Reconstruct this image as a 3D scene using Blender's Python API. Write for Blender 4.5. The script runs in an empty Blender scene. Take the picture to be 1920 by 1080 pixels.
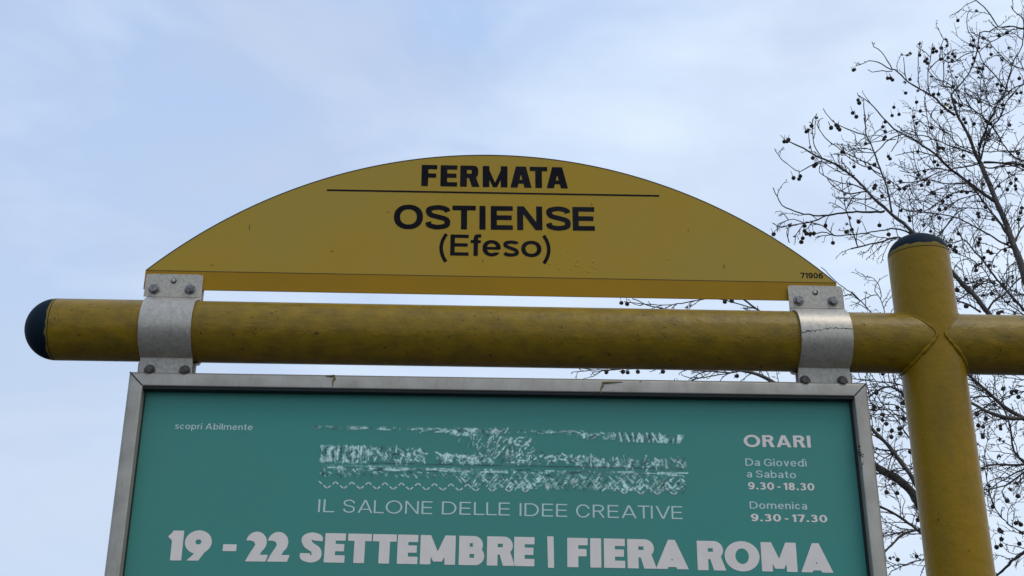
import bpy, bmesh, math, random
import numpy as np
from mathutils import Vector, Matrix

SC = bpy.context.scene
C = SC.collection
random.seed(7)
RNG = np.random.default_rng(11)

# ------------------------------------------------------------------ camera
W_, H_, F_ = 1920.0, 1080.0, 2250.0
CAM = np.array([0.0, 0.0, 1.6])
PITCH, ROLL, YAW = math.radians(21.69), math.radians(0.17), math.radians(-2.32)
def _basis():
    p, q, w = PITCH, ROLL, YAW
    f = np.array([0, math.cos(p), math.sin(p)]); r = np.array([1., 0, 0]); u = np.array([0, -math.sin(p), math.cos(p)])
    r2 = r*math.cos(q) + u*math.sin(q); u2 = -r*math.sin(q) + u*math.cos(q)
    R = np.array([[math.cos(w), -math.sin(w), 0], [math.sin(w), math.cos(w), 0], [0, 0, 1]])
    return R@f, R@r2, R@u2
CF, CR, CU = _basis()
def at(x, y, Y):
    """photo pixel -> world point on the vertical plane at depth Y"""
    d = CF*F_ + CR*(x - W_/2) - CU*(y - H_/2)
    return CAM + d*(Y/d[1])

cam = bpy.data.cameras.new('camera'); camo = bpy.data.objects.new('camera', cam); C.objects.link(camo)
cam.sensor_width = 36; cam.lens = F_/W_*36; cam.clip_end = 2000; cam.clip_start = 0.05
M = Matrix(((CR[0], CU[0], -CF[0], CAM[0]), (CR[1], CU[1], -CF[1], CAM[1]), (CR[2], CU[2], -CF[2], CAM[2]), (0, 0, 0, 1)))
camo.matrix_world = M
SC.camera = camo

# ------------------------------------------------------------------ sky and sun
SUN_EL, SUN_AZ = math.radians(60), math.radians(135)      # high, behind the camera and to the right, veiled by cloud
w = bpy.data.worlds.new('World'); SC.world = w; w.use_nodes = True
nt = w.node_tree; N = nt.nodes; L = nt.links
bg = N['Background']; bg.inputs['Strength'].default_value = 0.1
sky = N.new('ShaderNodeTexSky'); sky.sky_type = 'NISHITA'; sky.sun_disc = False
sky.sun_elevation = SUN_EL; sky.sun_rotation = SUN_AZ
tc = N.new('ShaderNodeTexCoord')
mp = N.new('ShaderNodeMapping'); mp.inputs['Scale'].default_value = (1.0, 1.0, 2.6); mp.inputs['Rotation'].default_value = (0.1, 0.25, 0.3)
L.new(tc.outputs['Generated'], mp.inputs['Vector'])
n1 = N.new('ShaderNodeTexNoise'); n1.inputs['Scale'].default_value = 3.4; n1.inputs['Detail'].default_value = 7; n1.inputs['Roughness'].default_value = 0.5; n1.inputs['Distortion'].default_value = 0.5
L.new(mp.outputs[0], n1.inputs['Vector'])
sp = N.new('ShaderNodeSeparateXYZ'); L.new(tc.outputs['Generated'], sp.inputs[0])
def madd(a, k, b):
    m_ = N.new('ShaderNodeMath'); m_.operation = 'MULTIPLY_ADD'; m_.inputs[1].default_value = k; L.new(a, m_.inputs[0])
    if hasattr(b, 'links'): L.new(b, m_.inputs[2])
    else: m_.inputs[2].default_value = b
    return m_.outputs[0]
# the cloud veil: thinner and bluer to the upper left, thicker and whiter to the right
cov = madd(n1.outputs['Fac'], 2.5, madd(sp.outputs['X'], 0.95, madd(sp.outputs['Z'], -0.6, -0.46)))
r1 = N.new('ShaderNodeValToRGB'); r1.color_ramp.elements[0].position = 0.10; r1.color_ramp.elements[1].position = 1.0
r1.color_ramp.elements[0].color = (4.5, 6.1, 9.1, 1); r1.color_ramp.elements[1].color = (8.1, 9.3, 10.7, 1)
e_ = r1.color_ramp.elements.new(0.45); e_.color = (6.0, 7.4, 9.8, 1)
L.new(cov, r1.inputs['Fac'])
n2 = N.new('ShaderNodeTexNoise'); n2.inputs['Scale'].default_value = 5.5; n2.inputs['Detail'].default_value = 5; n2.inputs['Roughness'].default_value = 0.5
mp2 = N.new('ShaderNodeMapping'); mp2.inputs['Scale'].default_value = (1.0, 1.0, 2.2); mp2.inputs['Location'].default_value = (3.1, 0.4, 1.7)
L.new(tc.outputs['Generated'], mp2.inputs['Vector']); L.new(mp2.outputs[0], n2.inputs['Vector'])
r2 = N.new('ShaderNodeMapRange'); r2.inputs['From Min'].default_value = 0.42; r2.inputs['From Max'].default_value = 0.68; r2.inputs['To Min'].default_value = 0; r2.inputs['To Max'].default_value = 0.6
L.new(n2.outputs['Fac'], r2.inputs['Value'])
mxc = N.new('ShaderNodeMixRGB'); mxc.inputs['Color2'].default_value = (5.3, 6.25, 8.3, 1)
L.new(r2.outputs[0], mxc.inputs['Fac']); L.new(r1.outputs[0], mxc.inputs['Color1'])
mxs = N.new('ShaderNodeMixRGB'); mxs.inputs['Fac'].default_value = 0.9
L.new(sky.outputs[0], mxs.inputs['Color1']); L.new(mxc.outputs[0], mxs.inputs['Color2'])
# the veil of cloud whitens towards the horizon
hz = N.new('ShaderNodeMapRange'); hz.inputs['From Min'].default_value = 0.62; hz.inputs['From Max'].default_value = 0.12
hz.inputs['To Min'].default_value = 0.0; hz.inputs['To Max'].default_value = 0.6
L.new(sp.outputs['Z'], hz.inputs['Value'])
mxh = N.new('ShaderNodeMixRGB'); mxh.inputs['Color2'].default_value = (7.6, 8.9, 10.6, 1)
L.new(hz.outputs[0], mxh.inputs['Fac']); L.new(mxs.outputs[0], mxh.inputs['Color1'])
# thin overcast is brighter on the side of the hidden sun
SUNV = (math.sin(SUN_AZ)*math.cos(SUN_EL), math.cos(SUN_AZ)*math.cos(SUN_EL), math.sin(SUN_EL))
dp = N.new('ShaderNodeVectorMath'); dp.operation = 'DOT_PRODUCT'; dp.inputs[1].default_value = SUNV
L.new(tc.outputs['Generated'], dp.inputs[0])
ff = N.new('ShaderNodeMath'); ff.operation = 'MULTIPLY_ADD'; ff.inputs[1].default_value = 0.22; ff.inputs[2].default_value = 0.95
L.new(dp.outputs['Value'], ff.inputs[0])
ml = N.new('ShaderNodeVectorMath'); ml.operation = 'SCALE'
L.new(mxh.outputs[0], ml.inputs[0]); L.new(ff.outputs[0], ml.inputs['Scale'])
L.new(ml.outputs[0], bg.inputs['Color'])

sl = bpy.data.lights.new('sun', 'SUN'); sl.energy = 0.85; sl.angle = math.radians(22); sl.color = (1, 0.94, 0.84)
so = bpy.data.objects.new('sun', sl); C.objects.link(so)
sd = Vector((math.sin(SUN_AZ)*math.cos(SUN_EL), math.cos(SUN_AZ)*math.cos(SUN_EL), math.sin(SUN_EL)))
so.rotation_euler = sd.to_track_quat('Z', 'Y').to_euler()
SC.view_settings.view_transform = 'Standard'; SC.view_settings.look = 'None'
SC.view_settings.gamma = 1; SC.view_settings.use_curve_mapping = False
SC.view_settings.exposure = 0.06

# ------------------------------------------------------------------ helpers
def mesh_obj(name, verts, faces, mat=None, parent=None, smooth=False):
    me = bpy.data.meshes.new(name); me.from_pydata([tuple(map(float, v)) for v in verts], [], faces); me.update()
    if smooth:
        me.polygons.foreach_set('use_smooth', [True]*len(me.polygons))
    if mat: me.materials.append(mat)
    return link(name, me, parent)
def link(name, me, parent=None):
    o = bpy.data.objects.new(name, me); C.objects.link(o)
    if parent:
        o.parent = parent; o.matrix_parent_inverse = parent_inv(parent)
    return o
def parent_inv(p):
    # world matrices of things are pure translations set at creation
    m = Matrix.Identity(4); q = p
    while q:
        m = Matrix.Translation(q.location) @ (q.matrix_parent_inverse.copy() if q.parent else Matrix.Identity(4)) @ m if False else Matrix.Translation(q.location) @ m
        q = None
    return m.inverted()
def thing(name, label, cat, loc, group=None):
    o = bpy.data.objects.new(name, None); C.objects.link(o); o.location = loc
    o.empty_display_size = 0.1
    o['label'] = label; o['category'] = cat
    if group: o['group'] = group
    return o
def tag(o, label=None, cat=None, group=None, kind=None):
    for k, v in (('label', label), ('category', cat), ('group', group), ('kind', kind)):
        if v: o[k] = v
    return o
def bm_obj(name, bm, mat, parent=None, smooth=False, autosharp=None):
    me = bpy.data.meshes.new(name)
    bmesh.ops.recalc_face_normals(bm, faces=bm.faces)
    bm.to_mesh(me); bm.free()
    if smooth:
        me.polygons.foreach_set('use_smooth', [True]*len(me.polygons))
        if autosharp is not None: me.set_sharp_from_angle(angle=math.radians(autosharp))
    me.materials.append(mat)
    return link(name, me, parent)
def box_bm(x0, x1, y0, y1, z0, z1, bev=0.0, seg=2):
    bm = bmesh.new(); bmesh.ops.create_cube(bm, size=1)
    for v in bm.verts:
        v.co = ((x0+x1)/2 + v.co.x*(x1-x0), (y0+y1)/2 + v.co.y*(y1-y0), (z0+z1)/2 + v.co.z*(z1-z0))
    if bev: bmesh.ops.bevel(bm, geom=bm.edges[:], offset=bev, segments=seg, affect='EDGES')
    return bm
def tube_np(pts, rad, n=6, cap=True):
    """tapered tube along a polyline; returns verts, faces"""
    pts = np.asarray(pts, float); k = len(pts); rad = np.broadcast_to(np.asarray(rad, float), (k,))
    t = np.gradient(pts, axis=0); t /= np.linalg.norm(t, axis=1)[:, None] + 1e-12
    ref = np.array([0.13, 0.97, 0.21]) if abs(t[0] @ np.array([0, 1, 0])) < .9 else np.array([1., 0, 0])
    V = []
    u = np.cross(t[0], ref); u /= np.linalg.norm(u)
    ang = np.arange(n)*2*math.pi/n
    for i in range(k):
        u = u - t[i]*(u @ t[i]); u /= np.linalg.norm(u)+1e-12
        v = np.cross(t[i], u)
        V.append(pts[i] + rad[i]*(np.cos(ang)[:, None]*u + np.sin(ang)[:, None]*v))
    V = np.concatenate(V)
    Fc = [(i*n+j, i*n+(j+1) % n, (i+1)*n+(j+1) % n, (i+1)*n+j) for i in range(k-1) for j in range(n)]
    if cap:
        Fc.append(tuple(range(n))[::-1]); Fc.append(tuple((k-1)*n+j for j in range(n)))
    return V, Fc
class MB:
    def __init__(s): s.v = []; s.f = []; s.n = 0
    def add(s, V, Fc):
        s.v.append(np.asarray(V, float)); s.f += [tuple(i+s.n for i in f) for f in Fc]; s.n += len(V)
    def build(s, name, mat, parent=None, smooth=False):
        return mesh_obj(name, np.concatenate(s.v), s.f, mat, parent, smooth)

# ------------------------------------------------------------------ materials
def mat(name, col, rough=0.5, metal=0.0, col2=None, scale=8, lo=0.4, hi=0.65, stretch=(1, 1, 1), bump=0.0, bscale=60, bdist=0.001,
        specks=None, speck_scale=90, speck_pos=0.68, coat=0.0, rough2=None, detail=6, spec=None, streak=None):
    m = bpy.data.materials.new(name); m.use_nodes = True
    nt = m.node_tree; N = nt.nodes; L = nt.links; P = N['Principled BSDF']
    P.inputs['Base Color'].default_value = (*col, 1); P.inputs['Roughness'].default_value = rough; P.inputs['Metallic'].default_value = metal
    if spec is not None: P.inputs['Specular IOR Level'].default_value = spec
    if coat: P.inputs['Coat Weight'].default_value = coat; P.inputs['Coat Roughness'].default_value = 0.12
    geo = N.new('ShaderNodeNewGeometry')
    mp = N.new('ShaderNodeMapping'); mp.inputs['Scale'].default_value = stretch
    L.new(geo.outputs['Position'], mp.inputs['Vector'])
    last = None
    def noise(sc, det=detail, vec=mp, ro=0.6):
        n = N.new('ShaderNodeTexNoise'); n.inputs['Scale'].default_value = sc; n.inputs['Detail'].default_value = det; n.inputs['Roughness'].default_value = ro
        L.new(vec.outputs[0], n.inputs['Vector']); return n
    def rng(src, a, b, c=0., d=1.):
        r = N.new('ShaderNodeMapRange'); r.inputs['From Min'].default_value = a; r.inputs['From Max'].default_value = b
        r.inputs['To Min'].default_value = c; r.inputs['To Max'].default_value = d; L.new(src, r.inputs['Value']); return r
    def mix(fac, c1, c2):
        x = N.new('ShaderNodeMixRGB'); L.new(fac, x.inputs['Fac'])
        if hasattr(c1, 'links'): L.new(c1, x.inputs['Color1'])
        else: x.inputs['Color1'].default_value = (*c1, 1)
        x.inputs['Color2'].default_value = (*c2, 1); return x
    cur = col
    if col2:
        n = noise(scale); r = rng(n.outputs['Fac'], lo, hi)
        x = mix(r.outputs[0], cur, col2); cur = x.outputs[0]
        if rough2 is not None:
            rr = rng(n.outputs['Fac'], lo, hi, rough, rough2); L.new(rr.outputs[0], P.inputs['Roughness'])
    if streak:   # (colour, amount, scale, stretch)
        sc_, amt, ssc, sst = streak
        mp3 = N.new('ShaderNodeMapping'); mp3.inputs['Scale'].default_value = sst; L.new(geo.outputs['Position'], mp3.inputs['Vector'])
        n = noise(ssc, 5, mp3, .65); r = rng(n.outputs['Fac'], .52, .72, 0, amt); x = mix(r.outputs[0], cur, sc_); cur = x.outputs[0]
    if specks:
        n = noise(speck_scale, 3, geo if False else mp); r = rng(n.outputs['Fac'], speck_pos, speck_pos+.04, 0, .85); x = mix(r.outputs[0], cur, specks); cur = x.outputs[0]
    if hasattr(cur, 'links'): L.new(cur, P.inputs['Base Color'])
    if bump:
        n = noise(bscale, 5, mp); b = N.new('ShaderNodeBump'); b.inputs['Strength'].default_value = bump; b.inputs['Distance'].default_value = bdist
        L.new(n.outputs['Fac'], b.inputs['Height']); L.new(b.outputs[0], P.inputs['Normal'])
    return m

YEL = (0.40, 0.250, 0.012)
M_pipe = mat('yellow_pipe_paint', (0.255, 0.152, 0.006), 0.37, spec=.22, col2=(0.15, 0.096, 0.010), scale=34, lo=.38, hi=.74, stretch=(.75, 1, 1), bump=.7, bscale=55, bdist=.003,
             streak=((0.07, 0.046, 0.014), .35, 150, (.16, 1, 1)), specks=(0.03, 0.018, 0.010), speck_scale=100, speck_pos=.665)
M_post = mat('yellow_post_paint', (0.275, 0.155, 0.002), 0.36, spec=.16, col2=(0.225, 0.130, 0.003), scale=4, lo=.4, hi=.7, bump=.55, bscale=42, bdist=.004,
             specks=(0.07, 0.03, 0.012), speck_scale=85, speck_pos=.715, streak=((0.15, 0.10, 0.02), .5, 18, (1, 1, .25)))
M_plate = mat('sign_plate_paint', (0.345, 0.182, 0.004), 0.5, spec=.14, col2=(0.30, 0.160, 0.006), scale=4, bump=.05, bscale=50, specks=(0.07, 0.04, 0.02), speck_scale=70, speck_pos=.76)
M_stick = mat('sign_sticker_vinyl', (0.365, 0.236, 0.024), 0.33, spec=.22, col2=(0.39, 0.232, 0.008), scale=1.5, lo=.42, hi=.6, bump=.05, bscale=9, bdist=.004, specks=(0.12, 0.08, 0.03), speck_scale=60, speck_pos=.79)
M_black = mat('black_vinyl_letters', (0.005, 0.005, 0.007), 0.6, spec=.06, col2=(0.013, 0.012, 0.015), scale=12)
M_darkline = mat('dark_line', (0.022, 0.016, 0.010), 0.6)
M_galv = mat('galvanised_steel', (0.47, 0.42, 0.345), 0.44, .5, col2=(0.36, 0.322, 0.268), scale=150, lo=.36, hi=.68, rough2=.4, bump=.25, bscale=130, bdist=.0012,
             streak=((0.15, 0.145, 0.13), .4, 90, (1, 1, .6)))
M_tab = mat('weathered_steel_tab', (0.48, 0.43, 0.35), 0.55, .25, col2=(0.35, 0.32, 0.265), scale=140, lo=.38, hi=.66, rough2=.65, bump=.2, bscale=140, bdist=.001,
            specks=(0.05, 0.045, 0.04), speck_scale=150, speck_pos=.69)
M_bolt = mat('bolt_steel', (0.26, 0.25, 0.24), 0.45, .7, col2=(0.08, 0.07, 0.06), scale=160, bump=.3, bscale=300, bdist=.0006)
M_bolt_dark = mat('rusty_bolt', (0.055, 0.045, 0.038), 0.6, .4, col2=(0.12, 0.10, 0.08), scale=160, bump=.3, bscale=300, bdist=.0006)
M_frame = mat('aluminium_frame', (0.41, 0.368, 0.305), 0.42, .5, col2=(0.35, 0.313, 0.258), scale=18, lo=.38, hi=.68, rough2=.62, bump=.08, bscale=160, bdist=.0004,
              specks=(0.07, 0.06, 0.05), speck_scale=80, speck_pos=.73, streak=((0.22, 0.20, 0.165), .35, 110, (1, 1, .25)))
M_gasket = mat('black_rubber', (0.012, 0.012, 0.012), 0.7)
M_poster = mat('teal_poster', (0.046, 0.250, 0.198), 0.45, spec=.3, col2=(0.056, 0.235, 0.190), scale=2.2, bump=.12, bscale=5, bdist=.006)
M_print = mat('pale_poster_print', (0.78, 0.69, 0.61), 0.5, spec=.25, col2=(0.74, 0.655, 0.58), scale=30)
M_print2 = mat('light_poster_print', (0.50, 0.62, 0.56), 0.5)
M_cap = None
M_drip = mat('dried_yellow_drip', (0.20, 0.15, 0.035), 0.5, col2=(0.13, 0.10, 0.03), scale=90)
M_crack = mat('crack', (0.012, 0.012, 0.012), 0.9)
M_bark = mat('plane_tree_bark', (0.060, 0.050, 0.043), 0.85, col2=(0.12, 0.10, 0.08), scale=14, lo=.45, hi=.62, bump=.4, bscale=50, bdist=.004)
M_twig = mat('twig_bark', (0.042, 0.033, 0.027), 0.85)
M_ball = mat('seed_ball_brown', (0.035, 0.024, 0.018), 0.95, bump=.5, bscale=400, bdist=.002)
M_leaf = mat('dry_leaf', (0.075, 0.045, 0.028), 0.8, col2=(0.045, 0.03, 0.022), scale=40)
M_leafy = mat('yellowing_leaf', (0.30, 0.24, 0.06), 0.7, col2=(0.16, 0.12, 0.04), scale=25)
M_leafp = mat('pinkish_leaf', (0.30, 0.17, 0.13), 0.7)
M_asph = mat('asphalt', (0.05, 0.05, 0.052), 0.9, col2=(0.065, 0.064, 0.062), scale=3, bump=.4, bscale=120, bdist=.004)
M_pave = mat('pavement_slab', (0.062, 0.060, 0.057), 0.85, col2=(0.05, 0.049, 0.047), scale=2, bump=.3, bscale=80, bdist=.003)
M_kerb = mat('kerb_stone', (0.24, 0.235, 0.22), 0.85, col2=(0.18, 0.175, 0.165), scale=9)
M_soil = mat('soil', (0.07, 0.055, 0.04), 0.95)

def cap_mat(name, axis, edge, sign):
    """dark blue-black dipped paint, worn back near the seam to show yellow"""
    m = bpy.data.materials.new(name); m.use_nodes = True; nt = m.node_tree; N = nt.nodes; L = nt.links; P = N['Principled BSDF']
    P.inputs['Roughness'].default_value = .65
    P.inputs['Specular IOR Level'].default_value = .08
    g = N.new('ShaderNodeNewGeometry'); s = N.new('ShaderNodeSeparateXYZ'); L.new(g.outputs['Position'], s.inputs[0])
    n = N.new('ShaderNodeTexNoise'); n.inputs['Scale'].default_value = 45; n.inputs['Detail'].default_value = 4; L.new(g.outputs['Position'], n.inputs['Vector'])
    a = N.new('ShaderNodeMath'); a.operation = 'MULTIPLY_ADD'; a.inputs[1].default_value = .016; L.new(n.outputs['Fac'], a.inputs[0]); L.new(s.outputs[axis], a.inputs[2])
    r = N.new('ShaderNodeMapRange'); r.inputs['From Min'].default_value = edge; r.inputs['From Max'].default_value = edge + sign*.0015
    L.new(a.outputs[0], r.inputs['Value'])
    x = N.new('ShaderNodeMixRGB'); x.inputs['Color1'].default_value = (.2, .14, .03, 1); x.inputs['Color2'].default_value = (.006, .014, .022, 1)
    L.new(r.outputs[0], x.inputs['Fac']); L.new(x.outputs[0], P.inputs['Base Color'])
    b = N.new('ShaderNodeBump'); b.inputs['Strength'].default_value = .25; b.inputs['Distance'].default_value = .002; L.new(n.outputs['Fac'], b.inputs['Height']); L.new(b.outputs[0], P.inputs['Normal'])
    return m

# ------------------------------------------------------------------ the ground
def sheet(name, x0, x1, y0, y1, z, m):
    o = mesh_obj(name, [(x0, y0, z), (x1, y0, z), (x1, y1, z), (x0, y1, z)], [(0, 1, 2, 3)], m); o['kind'] = 'structure'; return o
sheet('ground', -600, 600, -600, 600, -0.16, M_soil)
sheet('road', -600, 600, -11.0, 0.85, -0.13, M_asph)
def solid(name, x0, x1, y0, y1, z0, z1, m, bev=0):
    o = bm_obj(name, box_bm(x0, x1, y0, y1, z0, z1, bev), m); o['kind'] = 'structure'; return o
solid('pavement', -600, 600, 1.15, 14.0, -0.2, 0.0, M_pave)
solid('kerb', -600, 600, 0.85, 1.148, -0.2, 0.004, M_kerb, .01)
mk = sheet('road_marking', -600, 600, -4.06, -3.94, -0.126, mat('road_paint', (.6, .6, .58), .7, col2=(.4, .4, .39), scale=6))

# ------------------------------------------------------------------ the yellow pole with its crossbar
PY = 2.2                      # plane of the sign assembly
BZ = 1.6 + 0.7735             # crossbar axis height
BR, PR_ = 0.0595, 0.0600
PX = 0.913
def dist_capsule_rings(axis, start, sgn, R, hgt, n=64, m=14):
    """half-ellipsoid dome: returns verts, faces (axis 0=x or 2=z)"""
    V = []; Fc = []
    for i in range(m):
        a = i/m*math.pi/2
        rr = R*math.cos(a); d = start + sgn*hgt*math.sin(a)
        for j in range(n):
            b = 2*math.pi*j/n
            V.append((d, PY + rr*math.cos(b), BZ + rr*math.sin(b)) if axis == 0 else (PX + rr*math.cos(b), PY + rr*math.sin(b), d))
    tip = len(V); V.append((start+sgn*hgt, PY, BZ) if axis == 0 else (PX, PY, start+sgn*hgt))
    for i in range(m-1):
        for j in range(n): Fc.append((i*n+j, i*n+(j+1) % n, (i+1)*n+(j+1) % n, (i+1)*n+j))
    for j in range(n): Fc.append(((m-1)*n+j, (m-1)*n+(j+1) % n, tip))
    return V, Fc
def pipe(name, p0, p1, R, m, parent, n=72, segs=1):
    p0 = np.array(p0); p1 = np.array(p1)
    V, Fc = tube_np([p0 + (p1-p0)*i/segs for i in range(segs+1)], R, n)
    o = mesh_obj(name, V, Fc, m, parent, True)
    o.data.set_sharp_from_angle(angle=math.radians(40)); return o

pole = thing('bus_stop_pole', 'thick yellow painted steel pole with welded crossbar and dark domed ends', 'pole', (PX, PY, 0))
TOPZ = 1.6 + 0.958
pipe('post', (PX, PY, 0.006), (PX, PY, TOPZ), PR_, M_post, pole)
V, Fc = dist_capsule_rings(2, TOPZ+.0014, 1, PR_, 0.0465)
o = mesh_obj('end_cap', V, Fc, cap_mat('dark_cap_top', 'Z', TOPZ+.015, 1), pole, True); o['label'] = 'dark domed cap on top of the post'
pipe('cap_seam', (PX, PY, TOPZ-.002), (PX, PY, TOPZ+.003), PR_-.0015, M_crack, pole)
BX0 = -0.781
pipe('crossbar', (BX0, PY, BZ), (PX, PY, BZ), BR, M_pipe, pole); 
pipe('crossbar', (PX+.001, PY, BZ), (2.55, PY, BZ), BR, M_pipe, pole)['label'] = 'right arm of the crossbar'
V, Fc = dist_capsule_rings(0, BX0-.0014, -1, BR, 0.0585)
o = mesh_obj('end_cap', V, Fc, cap_mat('dark_cap_left', 'X', BX0-.0005+.004, -1), pole, True); o['label'] = 'dark domed cap on the left end of the crossbar'
V, Fc = dist_capsule_rings(0, 2.5514, 1, BR, 0.0585)
mesh_obj('end_cap', V, Fc, cap_mat('dark_cap_right', 'X', 2.565, 1), pole, True)
pipe('cap_seam', (BX0-.003, PY, BZ), (BX0+.003, PY, BZ), BR-.0015, M_crack, pole)
# weld beads where the arms meet the post
for s in (-1, 1):
    pts = []; rad = []
    for i in range(150):
        a = 2*math.pi*i/150
        yy = -BR*math.cos(a); zz = BR*math.sin(a)
        xx = s*math.sqrt(max(PR_**2 - yy*yy, 1e-6))
        lump = .5+.5*math.sin(i*.85 + 2.5*math.sin(i*.17) + .8*math.sin(i*.61))
        low = min(1, max(0, .45-1.1*math.sin(a))); rad.append(.0014 + .0012*low + (.0016*lump + .0010*random.random())*(.2+.8*low))
        pts.append((PX+xx + s*.0005, PY+yy*1.006, BZ+zz*1.006))
    pts.append(pts[0]); rad.append(rad[0])
    V, Fc = tube_np(pts, rad, 8, False)
    mesh_obj('weld_bead', V, Fc, M_post, pole, True)
# base plate
bm = bmesh.new(); bmesh.ops.create_cone(bm, cap_ends=True, segments=48, radius1=.15, radius2=.15, depth=.014, matrix=Matrix.Translation((PX, PY, .0085)))
bm_obj('base_plate', bm, M_post, pole)

# ------------------------------------------------------------------ the half-moon stop sign
sign = thing('stop_sign', 'half-moon yellow bus stop sign lettered FERMATA OSTIENSE above the crossbar', 'sign', (0.055, PY, 2.459))
SX0, SX1, SZB, SZE = -0.6290, 0.7385, 1.6+.8595, 1.6+.899
CXs, HW, PK = (SX0+SX1)/2, (SX1-SX0)/2, 1.6+1.1700-(1.6+.899)
Rs = (HW*HW+PK*PK)/(2*PK)
def arc_pts(n, inset=0.0, zend=None):
    Ri = Rs-inset; cz = SZE+PK-Rs; ze = SZE if zend is None else zend
    a1 = math.acos((ze-cz)/Ri)
    return [(CXs+Ri*math.sin(-a1+2*a1*i/n), cz+Ri*math.cos(-a1+2*a1*i/n)) for i in range(n+1)]
def slab(name, outline, y0, y1, m, parent):
    n = len(outline)
    V = [(x, y0, z) for x, z in outline] + [(x, y1, z) for x, z in outline]
    Fc = [tuple(range(n)), tuple(range(n, 2*n))[::-1]] + [(i, i+n, (i+1) % n+n, (i+1) % n) for i in range(n)]
    bm = bmesh.new(); vs = [bm.verts.new(v) for v in V]
    for f in Fc: bm.faces.new([vs[i] for i in f])
    bmesh.ops.triangulate(bm, faces=[f for f in bm.faces if len(f.verts) > 4])
    return bm_obj(name, bm, m, parent)
out = arc_pts(96) + [(SX1, SZB), (SX0, SZB)]
slab('plate', out, PY-.0015, PY+.0015, M_plate, sign)
SEAM = 1.6+.8985
slab('sticker', arc_pts(96, .0022, SEAM+.0006), PY-.0018, PY-.00152, M_stick, sign)
slab('sticker_edge', [(SX0+.003, SEAM-.0004), (SX1-.003, SEAM-.0004), (SX1-.003, SEAM+.0004), (SX0+.003, SEAM+.0004)], PY-.0019, PY-.00155, M_darkline, sign)
a0 = arc_pts(96, .0001); a1 = arc_pts(96, .0019)
rim = MB()
for yy in (PY-.0022,):
    V = [(x, yy, z) for x, z in a0] + [(x, yy, z) for x, z in a1] + [(x, PY-.0014, z) for x, z in a1] + [(x, PY-.0014, z) for x, z in a0]
    n = 97
    Fc = []
    for i in range(n-1):
        for k in range(4): Fc.append((k*n+i, k*n+i+1, ((k+1) % 4)*n+i+1, ((k+1) % 4)*n+i))
    rim.add(V, Fc)
rim.build('edge_line', M_darkline, sign)  # narrow dark band drawn along the plate's curved edge

# ------------------------------------------------------------------ lettering: glyphs as signed distance fields -> flat outlined meshes
def ell_ring(cx, cy, rx, ry, n=48, p=2.0, a0=0, a1=2*math.pi):
    t = np.linspace(a0, a1, n, endpoint=(a1-a0) < 6.28)
    c, s = np.cos(t), np.sin(t)
    return np.stack([cx+rx*np.sign(c)*np.abs(c)**(2/p), cy+ry*np.sign(s)*np.abs(s)**(2/p)], 1)
def sdf_poly(P, X, Y):
    P = np.asarray(P, float); d = np.full(X.shape, 1e9); ins = np.zeros(X.shape, bool)
    for i in range(len(P)):
        a = P[i]; b = P[(i+1) % len(P)]; e = b-a; l2 = e@e
        if l2 < 1e-14: continue
        t = np.clip(((X-a[0])*e[0]+(Y-a[1])*e[1])/l2, 0, 1)
        d = np.minimum(d, (X-a[0]-t*e[0])**2+(Y-a[1]-t*e[1])**2)
        c = ((a[1] > Y) != (b[1] > Y))
        if abs(e[1]) > 1e-12: ins ^= c & (X < a[0]+(Y-a[1])*e[0]/e[1])
    return np.where(ins, -1, 1)*np.sqrt(d)
def stroke_poly(P, w, w2=None):
    """offset polygon around a smooth centre line, flat ends"""
    P = np.asarray(P, float); t = np.gradient(P, axis=0); t /= np.linalg.norm(t, axis=1)[:, None]+1e-9
    nrm = np.stack([-t[:, 1], t[:, 0]], 1)
    # different thickness for horizontal and vertical running parts
    hw = w/2 if w2 is None else .5*np.sqrt((w*t[:, 1])**2 + (w2*t[:, 0])**2)[:, None]
    return np.concatenate([P+nrm*hw, (P-nrm*hw)[::-1]])
def spline(P, n=10):
    P = np.asarray(P, float); Q = np.concatenate([[2*P[0]-P[1]], P, [2*P[-1]-P[-2]]]); out = []
    for i in range(1, len(Q)-2):
        for k in range(n):
            t = k/n; a, b, c, d = Q[i-1], Q[i], Q[i+1], Q[i+2]
            out.append(.5*((2*b)+(-a+c)*t+(2*a-5*b+4*c-d)*t*t+(-a+3*b-3*c+d)*t**3))
    out.append(P[-1]); return np.array(out)

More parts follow.
